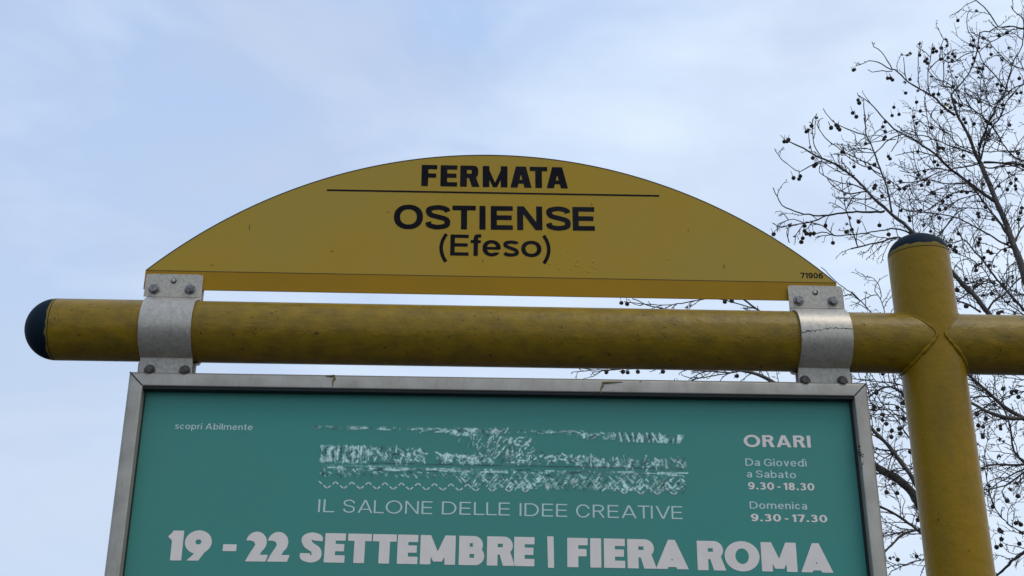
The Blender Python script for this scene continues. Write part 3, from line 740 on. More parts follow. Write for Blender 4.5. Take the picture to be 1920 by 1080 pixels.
# paint drips on the frame
mb = MB()
for (x, y, dx) in ((627, 705, -14), (1130, 718, 12)):
    P = [at(x-abs(dx)*1.2, y-.5, FY0-.0003), at(x, y, FY0-.0003), at(x+.5, y+5, FY0-.0003), at(x-3, y+10, FY0-.0003), at(x-3.5, y+20, FY0-.0003)]
    if dx > 0: P[0] = at(x+38, y-2, FY0-.0003)
    V, Fc = tube_np(P, [.0006, .0028, .0026, .0016, .0007], 6); mb.add(V, Fc)
mb.build('paint_drip', M_drip, panel)['kind'] = 'stuff'
# scuffs on the right member
mb = MB()
for i in range(26):
    x, y = random.gauss(1613, 3), random.uniform(832, 880)
    P = at(x + (y-850)*.12, y, FY0-.0001); q = random.uniform(.0004, .0015)
    V, Fc = tube_np([P, P+[random.uniform(-.002, .002), 0, random.uniform(-.004, .004)]], q, 5); V[:, 1] = FY0+(V[:, 1]-FY0)*.15-.0001; mb.add(V, Fc)
mb.build('scuff', M_crack, panel)['kind'] = 'stuff'

# --- poster lettering
LY = FYP-.0004
def child_of_poster(o):
    return o
lp = dict(parent=posterq, Y=LY)
wide = {'A': .86, 'B': .70, 'C': .78, 'D': .80, 'E': .62, 'G': .82, 'I': .2, 'L': .58, 'N': .78, 'O': .96, 'R': .68, 'S': .66, 'T': .68, 'V': .84, 'M': .95,
        'a': .52, 'b': .60, 'c': .54, 'd': .60, 'e': .60, 'i': .1, 'm': .95, 'n': .54, 'o': .62, 'p': .60, 'r': .30, 's': .46, 't': .36, 'v': .56,
        '0': .66, '1': .34, '3': .58, '7': .58, '8': .60, '9': .62, '-': .30}
G = {'A': .07, 'T': .07, 'V': .07, 'L': .10}
ST_THIN = style(.10, .095, wide, .6, p=2.0, ap=.5, mv=.1, abar=.24, gaps=G, x=.74)
ST_MED = style(.14, .125, wide, .6, p=2.0, x=.74, gaps={})
ST_BOLD = style(.20, .175, wide, .6, p=2.0, x=.74, ap=.5, mv=.12, abar=.20, gaps={}, dash=.95)
text('lettering', 'scopri Abilmente', ST_MED, (327.8, 804.2), (473.3, 806.6), 11.2, res=30, m=M_print2, gap=.13, space=.30, **lp)
for s, a, b, y0, y1 in (('IL', 595.9, 626.5, 960.1, 960.6), ('SALONE', 643.2, 810.2, 961, 964.2), ('DELLE', 828.2, 955.9, 964.5, 966.7), ('IDEE', 974.2, 1063.5, 967.4, 969.4), ('CREATIVE', 1080.2, 1279.9, 970.0, 973.4)):
    text('lettering', s, ST_THIN, (a, y0), (b, y1), 24.2, res=40, m=M_print2, gap=.17, **lp)
text('lettering', 'ORARI', ST_BOLD, (1395, 837.8), (1520.7, 839.2), 22.4, res=36, m=M_print, gap=.12, **lp)
text('lettering', 'Da Giovedì', ST_MED, (1398, 873.2), (1512.7, 875.0), 13.6, res=30, m=M_print2, gap=.14, space=.27, **lp)
text('lettering', 'a Sabato', ST_MED, (1400.6, 895.0), (1492.8, 896.9), 13.3, res=30, m=M_print2, gap=.14, space=.27, **lp)
text('lettering', '9.30 - 18.30', ST_BOLD, (1403, 917.5), (1527.5, 919.7), 13.6, res=30, m=M_print, gap=.12, space=.18, **lp)
text('lettering', 'Domenica', ST_MED, (1406, 953.8), (1513.6, 955.4), 13.6, res=30, m=M_print2, gap=.14, **lp)
text('lettering', '9.30 - 17.30', ST_BOLD, (1408.3, 977.1), (1551.8, 979.5), 13.8, res=30, m=M_print, gap=.12, space=.18, **lp)
ST_DEC = style(.36, .25, {'E': .69, 'T': .80, 'S': .72, 'M': 1.19, 'B': .86, 'R': .92, 'F': .67, 'A': 1.08, 'O': 1.17, '1': .50, '9': .86, '2': .78, '-': .44}, .7,
               p=2.0, deco=True, bt=.38, ap=.26, abar=.07, mv=.10, dash=.95, gaps={'S': .08, 'E': .08, 'T': .04, 'M': .12, 'B': .09, 'R': .0, 'F': .08, 'I': .09, 'A': .0, 'O': .06, '1': .06, '2': -.03})
for s, a, b, y0, y1, cp in (('19', 310.3, 393.8, 1050.6, 1051.4, 56), ('-', 415.8, 441.3, 1049.5, 1049.8, 54), ('22', 459.2, 542.3, 1052.6, 1053.4, 56), ('SETTEMBRE', 561.9, 1001.9, 1053.6, 1061.9, 55),
                            ('FIERA', 1063.8, 1291.7, 1063.2, 1067.6, 55), ('ROMA', 1308.5, 1562.9, 1068.8, 1074.0, 55)):
    text('lettering', s, ST_DEC, (a, y0), (b, y1), cp, res=56, m=M_print, **lp)
pt = [at(1026, 1005.5, LY), at(1038, 1006, LY), at(1039, 1065, LY), at(1027.5, 1064.5, LY)]
mesh_obj('divider', pt[::-1], [(0, 1, 2, 3)], M_print, posterq)

# zigzag of dashes under the smeared logo
mb = MB()
def dash(a, b, wpx=2.6):
    a = np.array(a, float); b = np.array(b, float); d = b-a; d /= np.linalg.norm(d); n = np.array([-d[1], d[0]])*wpx/2
    q = [at(*(a-n), LY), at(*(b-n), LY), at(*(b+n), LY), at(*(a+n), LY)]; mb.add(q, [(3, 2, 1, 0)])
per = 30.95
for i in range(22):
    if 13 <= i < 18: continue
    x = 598+per*i; y = 902.5+.0185*(x-598)
    pk = (x+per, y+.2+.57); tr_ = (x+per/2, y+13.2)
    s = (x, y)
    f = lambda a, b, t: (a[0]+(b[0]-a[0])*t, a[1]+(b[1]-a[1])*t)
    if i < 9 or i > 17 or i % 2: dash(f(s, tr_, .0), f(s, tr_, .36))
    dash(f(s, tr_, .56), f(s, tr_, 1.04)); dash(f(tr_, pk, -.04), f(tr_, pk, .42))
    if i < 9: dash(f(tr_, pk, .64), f(tr_, pk, 1.0))
mb.build('zigzag_print', M_print2, posterq)['kind'] = 'stuff'

# the smeared logo: a printed field of pale and dark marks, as a fine grid with a colour per vertex
gx, gy = 560, 110
x0p, x1p, y0p, y1p = 578, 1300, 786, 934
xs = np.linspace(x0p, x1p, gx); ys = np.linspace(y0p, y1p, gy)
X, Y = np.meshgrid(xs, ys)
def vnoise(sx, sy, seed, ang=0.0):
    r = np.random.default_rng(seed); g_ = r.random((96, 400))
    xx = (X*math.cos(ang)+Y*math.sin(ang))/sx; yy = (-X*math.sin(ang)+Y*math.cos(ang))/sy
    xi = np.floor(xx).astype(int); yi = np.floor(yy).astype(int); fx = xx-xi; fy = yy-yi
    fx = fx*fx*(3-2*fx); fy = fy*fy*(3-2*fy)
    q = lambda a, b: g_[b % 96, a % 400]
    return (q(xi, yi)*(1-fx)+q(xi+1, yi)*fx)*(1-fy)+(q(xi, yi+1)*(1-fx)+q(xi+1, yi+1)*fx)*fy
sk = .0185*(X-598)
YR = Y-sk
def band(c, hw, soft=2.5):
    return np.clip((hw-np.abs(YR-c))/soft, 0, 1)
def xr(a, b, s=8): return np.clip((X-a)/s, 0, 1)*np.clip((b-X)/s, 0, 1)
def sm(a, b, v): t = np.clip((v-a)/(b-a), 0, 1); return t*t*(3-2*t)
hi = vnoise(5, 4, 1); hi2 = vnoise(3.2, 3, 2, .5); vs_ = vnoise(4.2, 14, 3, .12); dg = vnoise(3.5, 12, 4, -.7); dg2 = vnoise(3.5, 12, 5, .7); lf = vnoise(26, 18, 6)
fine = vnoise(1.9, 1.8, 30, .3); mix_ = .5*hi+.5*hi2
mx = np.zeros_like(X)     # pale amount
dk = np.zeros_like(X)     # dark amount
def put(mask, v, lo=.52, hi_=.72, amt=1.0, dlo=.36):
    global mx, dk
    lo -= .05; hi_ += .07; v = v*.8 + .2*fine
    mx = np.maximum(mx, mask*sm(lo, hi_, v)*amt); dk = np.maximum(dk, mask*sm(dlo, dlo-.2, v)*.9)
put(band(801, 4.2)*xr(588, 900), .4*hi+.6*vnoise(9, 5, 8), .5, .68, .75)
put(band(805, 9)*xr(838, 960, 14), .45*hi+.55*vnoise(12, 8, 9), .46, .62, 1)
put(band(802, 5)*xr(960, 1075), .5*hi+.5*vnoise(9, 5, 10), .5, .7, .6)
put(band(808, 7)*xr(1080, 1285), .35*hi+.65*vs_, .5, .66, .8)
put(band(811, 9)*xr(1158, 1285), vs_, .5, .66, .9)
put(band(851, 16)*xr(597, 690, 5), .25*hi+.75*vs_, .46, .64, .95)
put(band(849, 14)*xr(680, 800), .4*hi2+.3*vs_+.3*dg, .48, .64, .9)
put(band(857, 11)*xr(815, 930), .5*mix_+.5*dg, .5, .66, .9)
put(band(832, 22)*xr(905, 1010, 22), .5*hi2+.5*dg2, .53, .70, .95)
put(band(853, 10)*xr(940, 1120), mix_, .52, .70, .95)
put(band(858, 10)*xr(1075, 1290), .5*mix_+.5*vs_, .50, .68, .85)
put(band(877, 5)*xr(600, 1290), .5*vnoise(30, 4, 12)+.5*hi, .42, .66, .85, .3)
put(band(872, 3)*xr(600, 900), vnoise(70, 4, 13), .2, .5, .55, .05)
put(band(887, 8)*xr(596, 1290), .5*dg+.5*dg2, .56, .78, .55)
put(band(899, 12)*xr(880, 1285), .45*dg+.55*dg2, .52, .68, .8)
put(band(904, 8)*xr(1130, 1290), mix_, .52, .70, .7)
mx *= .95; dk *= 1.0
def seg(xa, ya, xb, yb, wd, amt, arr):
    k = .0185*(xa-598); ya += k; yb += k
    i0, i1 = np.searchsorted(xs, [min(xa, xb)-wd*2, max(xa, xb)+wd*2]); j0, j1 = np.searchsorted(ys, [min(ya, yb)-wd*2, max(ya, yb)+wd*2])
    if i1 <= i0 or j1 <= j0: return
    x_, y_ = X[j0:j1, i0:i1], Y[j0:j1, i0:i1]; ex, ey = xb-xa, yb-ya; l2 = ex*ex+ey*ey+1e-6
    t_ = np.clip(((x_-xa)*ex+(y_-ya)*ey)/l2, 0, 1); d_ = np.hypot(x_-xa-t_*ex, y_-ya-t_*ey)
    arr[j0:j1, i0:i1] = np.maximum(arr[j0:j1, i0:i1], np.clip((wd-d_)/wd*1.8, 0, 1)*amt)
rs = random.Random(5)
def strokes(n, xa, xb, ya, yb, a0, sp_, l0, l1, w0=.9, w1=1.9):
    for _ in range(n):
        x, y, a, l = rs.uniform(xa, xb), rs.uniform(ya, yb), math.radians(rs.gauss(a0, sp_)), rs.uniform(l0, l1)/2
        seg(x-l*math.cos(a), y-l*math.sin(a), x+l*math.cos(a), y+l*math.sin(a), rs.uniform(w0, w1), rs.uniform(.35, 1), mx if rs.random() < .55 else dk)
for k in range(13): seg(604+k*7.3, 840, 603+k*7.3, 861, 1.8, rs.uniform(.5, 1), mx if k % 2 == 0 else dk)
strokes(60, 600, 690, 838, 864, 88, 14, 6, 16); strokes(60, 690, 800, 838, 864, 60, 40, 5, 14); strokes(50, 820, 900, 846, 866, 20, 40, 5, 14)
strokes(16, 590, 780, 799, 804, 0, 12, 5, 14); strokes(22, 780, 880, 800, 806, 5, 15, 6, 16); strokes(50, 860, 985, 800, 830, -60, 40, 4, 12); strokes(50, 890, 1000, 828, 860, -70, 30, 5, 13)
strokes(60, 940, 1100, 842, 864, 10, 50, 4, 11); strokes(22, 1000, 1100, 799, 806, 0, 20, 5, 12); strokes(26, 1090, 1160, 802, 812, 60, 50, 4, 9)
for k in range(7): seg(1160+k*13+rs.uniform(-2, 2), 801, 1165+k*13+rs.uniform(-3, 3), 817, 1.9, .95, mx); seg(1166+k*13, 802, 1171+k*13, 816, 1.6, .8, dk)
strokes(110, 1085, 1285, 848, 868, 70, 35, 5, 14); strokes(60, 600, 1285, 874, 880, 2, 5, 8, 30); strokes(130, 860, 1285, 884, 908, 45, 8, 5, 13); strokes(130, 860, 1285, 884, 908, -45, 8, 5, 13); strokes(60, 600, 880, 880, 890, 40, 20, 4, 9)
outl = band(851, 17.5, 1.5)*(1-band(851, 15, 1.5))*xr(598, 690, 3)
mx = np.maximum(mx, outl*.55*sm(.3, .6, hi))
dk = np.maximum(dk, band(866.5, 1.6, 1)*xr(690, 1290)*.9)
base = np.array([.050, .243, .194]); pale = np.array([.62, .84, .76]); pink = np.array([.50, .47, .44]); dark = np.array([.010, .060, .055]); grn = np.array([.12, .28, .16])
pk_ = (sm(.6, .85, vnoise(18, 10, 20))*.6)[..., None]
soft = vnoise(9, 7, 40); mx = sm(.12, 1.05, np.clip(mx*(.35+.75*fine+.55*soft), 0, 1))*(1-.9*np.clip(dk*1.2*(1.25-soft), 0, 1)); dk = dk*(.55+.6*(1-soft))
colr = base + (dark-base)*np.clip(dk*1.15, 0, 1)[..., None]
colr = colr + (grn-colr)*(sm(.62, .8, vnoise(15, 9, 21))*np.clip(mx+dk, 0, 1))[..., None]*.6
colr = colr + ((pale*(1-pk_)+pink*pk_)-colr)*mx[..., None]
alive = (mx+dk) > .04
V = [at(float(a), float(b), LY+.0001) for a, b in zip(X.ravel(), Y.ravel())]
Fc = []
for j in range(gy-1):
    for i in range(gx-1):
        if alive[j:j+2, i:i+2].any():
            a = j*gx+i; Fc.append((a+gx, a+gx+1, a+1, a))
used = np.zeros(gx*gy, int)-1; cnt = 0; V2 = []; Cc = []
cf = colr.reshape(-1, 3)
for f in Fc:
    for a in f:
        if used[a] < 0: used[a] = cnt; cnt += 1; V2.append(V[a]); Cc.append(cf[a])
Fc = [tuple(int(used[a]) for a in f) for f in Fc]
M_smear = bpy.data.materials.new('smeared_print'); M_smear.use_nodes = True
_P = M_smear.node_tree.nodes['Principled BSDF']; _P.inputs['Roughness'].default_value = .42
_a = M_smear.node_tree.nodes.new('ShaderNodeAttribute'); _a.attribute_name = 'print'
M_smear.node_tree.links.new(_a.outputs['Color'], _P.inputs['Base Color'])
o = mesh_obj('smeared_logo_print', V2, Fc, M_smear, posterq)
ca = o.data.color_attributes.new('print', 'FLOAT_COLOR', 'POINT')
ca.data.foreach_set('color', np.concatenate([np.array(Cc), np.ones((len(Cc), 1))], 1).ravel().astype('f4'))
o['label'] = 'smeared unreadable pale logo band'

# ------------------------------------------------------------------ the bare plane tree
TY = 9.6
PXM = TY/F_*1.09                           # metres per photo pixel near the tree, for thickness
def T1(*p): return [(1440+x/4.5, y/4.5) for x, y in p]
def T2(*p): return [(1680+x/4.5, y/4.5) for x, y in p]
def T3(*p): return [(1440+x/4.5, 220+y/4.5) for x, y in p]
def T4(*p): return [(1680+x/4.5, 220+y/4.5) for x, y in p]
def T5(*p): return [(1780+x/6, 420+y/6) for x, y in p]
def T6(*p): return [(1800+x/2.767, 690+y/2.767) for x, y in p]
def T8(*p): return [(1600+x/2.77, 690+y/2.77) for x, y in p]
BR_LIST = []      # (points from thick end to thin end, width px start, end)
def br(pts, w0, w1): BR_LIST.append((pts, w0, w1))
TR = (2150, 1330)  # where the limbs leave the trunk
br([TR, (2060, 1010), (1985, 760), (1945, 600)] + T5((820, 500), (760, 330), (700, 180), (640, 0)) + T4((900, 830), (850, 720), (800, 590), (750, 480), (715, 390)), 34, 8)
br(T4((715, 390), (670, 310), (620, 170), (560, 60), (525, 0)) + T2((490, 900), (468, 800)), 8, 3.4)
br(T2((468, 800), (600, 640), (660, 520), (690, 400), (705, 290), (715, 268), (780, 262), (860, 225)), 3, 2)
br(T4((850, 720), (760, 660), (690, 610), (610, 550), (520, 480), (430, 410), (340, 320), (230, 240), (150, 190), (60, 140), (0, 110)) + T1((960, 980), (860, 870), (760, 808)), 7, 1.6)
br(T4((980, 1050), (900, 930), (820, 820), (750, 730), (680, 630), (600, 560)), 5, 2.6)
br(T4((715, 390), (700, 270), (740, 150), (790, 30)) + T2((860, 880), (920, 770), (960, 620), (1000, 500), (1060, 400), (1078, 250), (1065, 150), (990, 90), (970, 50)), 4, 1.6)
br(T4((710, 370), (760, 180), (820, 70), (880, 0)) + T2((930, 860), (1000, 780), (1080, 700), (1180, 640)), 3.6, 2)
br(T4((740, 380), (900, 385), (1080, 400), (1200, 430)), 4.4, 3)
br(T4((730, 410), (800, 430), (950, 400), (1080, 440), (1200, 460)), 3, 2)
br(T4((690, 300), (740, 180)) + T2((770, 1045), (700, 960), (600, 890), (540, 850), (500, 760), (420, 690), (330, 660), (260, 570)), 2.6, 1.4)
br(T2((925, 750), (830, 630), (740, 530), (700, 450), (640, 310), (600, 230), (600, 130), (635, 80)), 2.4, 1.3)
br(T2((500, 975), (400, 905), (320, 820), (200, 750), (100, 690), (0, 590)) + T1((1050, 595), (940, 530), (850, 510)), 4.4, 1.5)
br(T1((1050, 590), (980, 470), (940, 420), (895, 400), (880, 350)), 1.9, 1.3)
br(T1((1050, 600), (940, 600), (880, 610), (845, 585)), 1.6, 1.2)
br(T2((320, 820), (280, 790), (270, 600), (290, 500), (310, 360)), 2.2, 1.2)
br(T2((430, 740), (400, 720), (405, 560), (385, 400), (400, 330)), 2.2, 1.2)
br(T2((200, 750), (190, 700), (185, 500), (200, 380)), 1.9, 1.1)
br(T2((90, 680), (80, 650), (65, 480)), 1.7, 1.1)
br(T2((275, 590), (320, 540), (380, 500), (470, 530), (560, 470), (660, 435)), 1.9, 1.3)
br(T2((1080, 245), (980, 225), (870, 228), (840, 190), (760, 80), (670, 0), (640, -30)), 3.2, 1.5)
br(T2((1180, 300), (1080, 245)), 3.6, 3.2)
br(T2((670, 5), (580, 50), (520, 105)), 1.5, 1.2)
br(T2((1000, 240), (900, 300), (780, 365), (700, 440)), 2.2, 1.4)
br(T2((1180, 640), (1080, 590), (980, 550), (900, 480), (820, 400), (780, 350)), 2.2, 1.4)
br(T2((930, 920), (810, 900), (700, 850), (600, 790), (580, 770)), 1.9, 1.2)
br(T2((720, 960), (715, 850), (718, 760), (715, 690)), 1.7, 1.2)
br(T2((1110, 700), (1000, 740), (900, 830), (810, 890), (720, 960)), 2.2, 1.3)
br([(2090, 1230), (2010, 900), (1925, 700), (1855, 590)] + T5((400, 960), (290, 810), (150, 680), (30, 540)) + T4((130, 960), (60, 890), (0, 850)) + T3((980, 760), (870, 660), (780, 560), (700, 490), (620, 430), (540, 380), (460, 350), (380, 310), (290, 255), (190, 210), (150, 200)), 22, 1.7)
br(T3((1045, 800), (1010, 610), (960, 470), (910, 330), (860, 200), (830, 150), (815, 0)) + T1((825, 1060), (805, 890)), 3.4, 1.3)
br(T3((985, 790), (960, 800), (700, 800), (480, 830), (300, 815), (200, 780), (115, 735), (65, 650), (45, 595)), 4, 1.3)
br(T3((500, 825), (400, 870), (250, 900), (110, 925), (40, 890)), 2.4, 1.3)
br(T3((300, 890), (200, 860), (90, 900)), 1.5, 1.1)
br(T3((950, 440), (850, 390), (740, 340), (640, 290), (530, 210), (460, 150), (410, 60)), 2.2, 1.2)
br(T3((950, 480), (860, 430), (740, 380), (650, 310), (640, 240)), 2, 1.2)
br(T3((830, 150), (720, 120), (620, 80), (540, 30), (520, 0)) + T1((490, 960), (465, 915)), 2, 1.2)
br(T3((460, 350), (400, 260), (375, 130), (375, 20)), 1.8, 1.1)
br(T3((370, 290), (345, 200), (345, 120)), 1.4, 1.0)
br(T3((460, 365), (370, 400), (260, 455), (160, 390)), 1.8, 1.1)
br(T3((500, 370), (590, 400), (640, 450)), 2.6, 2)
br(T3((850, 630), (740, 575), (600, 550), (500, 510), (435, 465)), 2.2, 1.2)
br(T3((830, 625), (700, 645), (590, 610), (520, 550), (490, 500)), 2.6, 1.2)
br(T3((870, 690), (760, 690), (680, 680), (590, 690)), 1.8, 1.1)
br(T3((930, 790), (820, 740), (720, 710), (680, 690)), 1.8, 1.1)
br(T3((780, 575), (720, 500), (620, 470), (480, 390)), 1.7, 1.1)
br(T4((60, 140), (-60, 190)) + T3((900, 295), (760, 280), (670, 240)), 2.4, 1.2)
br(T4((0, 185), (-150, 200)) + T3((860, 220), (760, 245), (735, 150)), 1.7, 1.1)
br(T4((-40, 290), (20, 180)) + T3((1080, 110), (1000, 130), (900, 185), (820, 230)), 1.7, 1.1)
br(T4((300, 1090), (100, 1040), (0, 1010)) + T3((960, 1050), (820, 1080), (700, 1110)), 3.6, 2.2)
br(T4((260, 1060), (130, 980), (0, 940)) + T3((900, 965), (700, 990), (560, 1000), (480, 970), (330, 990)), 3, 1.3)
br(T3((760, 1100), (720, 980), (690, 880), (650, 740), (620, 500)), 1.9, 1.1)
br(T3((560, 1000), (480, 930), (420, 900), (330, 880)), 1.6, 1.1)
br(T3((180, 1060), (160, 960), (190, 900)), 1.4, 1.1)
br(T4((700, 640), (560, 620), (440, 660), (320, 740), (240, 790), (80, 780), (0, 740)), 2.8, 1.3)
br(T4((690, 650), (560, 680), (460, 740), (330, 830), (230, 960)), 2, 1.2)
br(T5((700, 262), (590, 210), (480, 140), (360, 70), (230, 0)) + T4((500, 840), (330, 810), (200, 800), (80, 790)), 3.4, 1.4)
br(T4((810, 810), (700, 770), (540, 770), (480, 850), (370, 990), (300, 1080)), 2, 1.2)
br(T4((715, 385), (600, 415), (400, 450), (260, 510), (150, 560), (0, 620)), 3, 1.3)
br(T4((600, 550), (420, 560), (300, 530), (100, 550), (0, 540)), 2.2, 1.2)
br(T4((500, 470), (380, 430), (250, 440), (130, 470), (30, 450)), 2, 1.2)
br(T4((340, 330), (200, 290), (80, 300), (0, 320)), 2.2, 1.2)
br(T4((650, 290), (520, 230), (450, 150), (350, 60), (300, 0)) + T2((280, 960), (240, 880)), 2, 1.1)
br(T4((345, 320), (340, 220), (290, 130), (265, 0)) + T2((250, 900), (240, 820)), 2, 1.1)
br(T4((670, 310), (520, 260), (400, 220), (250, 160), (150, 150), (60, 120)), 3, 1.5)
br(T4((1200, 420), (1080, 370), (1000, 340), (920, 250), (860, 150), (820, 90), (740, 0)) + T2((650, 940), (560, 920)), 3.4, 1.6)
br(T4((720, 290), (900, 290), (1080, 270)), 2, 1.3)
br(T4((1000, 1060), (1040, 970), (1080, 900), (1150, 760)), 4, 2)
br(T4((830, 610), (900, 540), (1000, 480), (1080, 440)), 2.4, 1.5)
br(T5((960, 1120), (840, 970), (700, 820), (560, 650), (470, 540), (370, 400), (270, 290), (170, 180), (60, 210), (-60, 200)), 6, 1.6)
br(T5((540, 640), (470, 635), (340, 645), (210, 670)), 2.2, 1.4)
br(T5((440, 960), (520, 850), (620, 790), (760, 640), (900, 560)), 3.6, 2)
br(T5((350, 990), (220, 910), (100, 870), (-100, 850)), 3.4, 1.6)
br(T5((690, 262), (600, 280), (540, 340), (480, 420)), 2.8, 1.6)
br([(2075, 1150), (2000, 900)] + T6((450, 380), (332, 265), (240, 210), (150, 130), (60, 50), (-60, -60), (-180, -120)), 16, 3)
br([(2030, 960)] + T6((420, 262), (332, 262), (250, 260), (150, 230), (60, 180), (-60, 110), (-170, 70), (-240, 60)), 12, 3)
br(T6((332, 490), (280, 430), (265, 330), (240, 240), (180, 155), (65, 150), (-60, 140)), 4, 1.6)
br([(1990, 860)] + T6((332, 500), (200, 500), (120, 515), (-60, 580)), 5, 2)
br([(1990, 830)] + T6((332, 540), (250, 600), (150, 630), (60, 640)), 4, 1.6)
br([(2020, 960)] + T6((332, 955), (270, 1000), (210, 1060), (100, 1150)), 7, 3)
br([(2120, 1400), (1960, 1250), (1830, 1120)] + T8((450, 870), (350, 720), (300, 640), (220, 570), (130, 520)) + [(1590, 830), (1520, 765), (1447, 715), (1402, 697), (1330, 688), (1240, 690)], 30, 2)
br([(1795, 1065)] + T8((440, 760), (345, 640), (300, 560), (240, 480), (180, 400), (100, 320)) + [(1590, 750), (1520, 665), (1447, 602), (1420, 580), (1399, 564), (1365, 540)], 9, 2.4)
br([(1900, 1180), (1800, 1060)] + T8((450, 930), (370, 870), (250, 780), (160, 730), (60, 690)), 9, 3)
br([(1780, 985)] + T8((420, 820), (350, 835), (250, 870), (180, 940), (100, 1000)), 5, 2.6)
br(T8((480, 980), (390, 990), (300, 1010), (200, 1055)), 2.2, 1.4)
br(T8((400, 510), (320, 520), (250, 530), (150, 545), (80, 560)), 2.4, 1.6)
br(T8((300, 230), (270, 160), (240, 120), (180, 95), (110, 130), (60, 170)), 4, 2.2)
br(T8((340, 440), (260, 420), (180, 460), (120, 500)), 2, 1.4)
br(T8((330, 330), (250, 210), (170, 190), (100, 240)), 2.4, 1.4)
br([(1520, 665), (1450, 680), (1372, 699), (1330, 706), (1293, 714)], 2.4, 1.6)
br([(1372, 699), (1300, 694), (1240, 690), (1190, 689), (1130, 694), (1085, 690)], 2.2, 1.2)
br([(1447, 602), (1330, 590), (1230, 576), (1186, 560)], 2, 1.2)
br([(1420, 580), (1340, 560), (1250, 572), (1170, 566)], 1.8, 1.2)

br([(1760, 830), (1735, 790), (1700, 755), (1660, 735), (1600, 728)], 2.4, 1.2)
br([(1770, 800), (1730, 745), (1690, 722), (1650, 716), (1600, 710), (1560, 706)], 2.4, 1.2)
br([(1750, 770), (1710, 700), (1680, 640), (1662, 600), (1655, 570), (1640, 545)], 2.8, 1.2)
br([(1700, 690), (1650, 610), (1610, 560), (1570, 530), (1540, 500)], 2.2, 1.1)
br([(1730, 860), (1690, 800), (1665, 770), (1630, 760), (1590, 765)], 2.0, 1.1)
br([(1960, 720), (1900, 740), (1850, 760), (1815, 800), (1800, 850)], 2.2, 1.2)
br([(1985, 1010), (1920, 1000), (1870, 960), (1850, 900), (1845, 860)], 2.4, 1.2)
br([(1990, 900), (1930, 880), (1880, 900), (1840, 930)], 2.2, 1.2)
br([(1935, 600), (1880, 560), (1840, 500), (1790, 470), (1760, 430)], 2.2, 1.1)
br([(1940, 560), (1900, 545), (1850, 530), (1800, 560)], 2.0, 1.1)

def resample(P, step=9.0):
    P = spline(P, 8); seg = np.linalg.norm(np.diff(P, axis=0), axis=1); s = np.concatenate([[0], np.cumsum(seg)])
    n = max(2, int(s[-1]/step)+1); q = np.linspace(0, s[-1], n)
    return np.stack([np.interp(q, s, P[:, 0]), np.interp(q, s, P[:, 1])], 1), s[-1]
ALLP = np.zeros((0, 3)); BRS = []; 
for bi, (pts, w0, w1) in enumerate(BR_LIST):
    P, Ln = resample(pts)
    if len(ALLP):
        dd = np.hypot(ALLP[:, 0]-P[0, 0], ALLP[:, 1]-P[0, 1]); k = dd.argmin()
        d0 = ALLP[k, 2] if dd[k] < 160 else TY
    else: d0 = TY
    slope = random.uniform(-1, 1)*.55
    if abs(d0-TY) > .7: slope = -abs(slope)*np.sign(d0-TY)
    s = np.linspace(0, 1, len(P))
    wob = .05*np.sin(s*random.uniform(3, 8)+random.random()*6)
    dep = d0 + slope*np.minimum(Ln/260, 1.6)*s + wob*s
    rpx = (w0+(w1-w0)*s**.8)/2
    kink = RNG.normal(0, .45, P.shape)*(rpx < 2.5)[:, None]; kink[0] = 0
    P = P+kink
    BRS.append((P, dep, rpx)); ALLP = np.concatenate([ALLP, np.column_stack([P, dep])])
def w3(P, dep): return np.array([at(float(p[0]), float(p[1]), float(d)) for p, d in zip(P, dep)])
trunk_top = at(TR[0], TR[1], TY)
tree = thing('plane_tree', 'bare plane tree with dark seed balls on its twigs behind the sign at right', 'tree', (trunk_top[0]+.25, TY, 0))
tp = np.array([(trunk_top[0]+.25, TY, -.02), (trunk_top[0]+.24, TY, .25), (trunk_top[0]+.2, TY+.02, .8), (trunk_top[0]+.1, TY, trunk_top[2]*.75), trunk_top+[0, 0, .12]])
tp = np.array([spline(tp[:, [0, 2]], 5)[:, 0], np.interp(np.linspace(0, 1, 21), np.linspace(0, 1, 5), tp[:, 1]), spline(tp[:, [0, 2]], 5)[:, 1]]).T
V, Fc = tube_np(tp, np.interp(np.linspace(0, 1, 21), [0, .1, .3, 1], [.24, .19, .165, .11]), 18)
V += RNG.normal(0, .003, V.shape); mesh_obj('trunk', V, Fc, M_bark, tree, True)
for P, dep, rpx in BRS:
    Q = w3(P, dep); nseg = 10 if rpx[0] > 5 else (7 if rpx[0] > 2 else 5)
    rad = (rpx*1.12+.12)*PXM*RNG.uniform(.88, 1.14, len(rpx)); 
    V, Fc = tube_np(Q, rad, nseg); mesh_obj('branch', V, Fc, M_bark if rpx[0] > 3.5 else M_twig, tree, True)

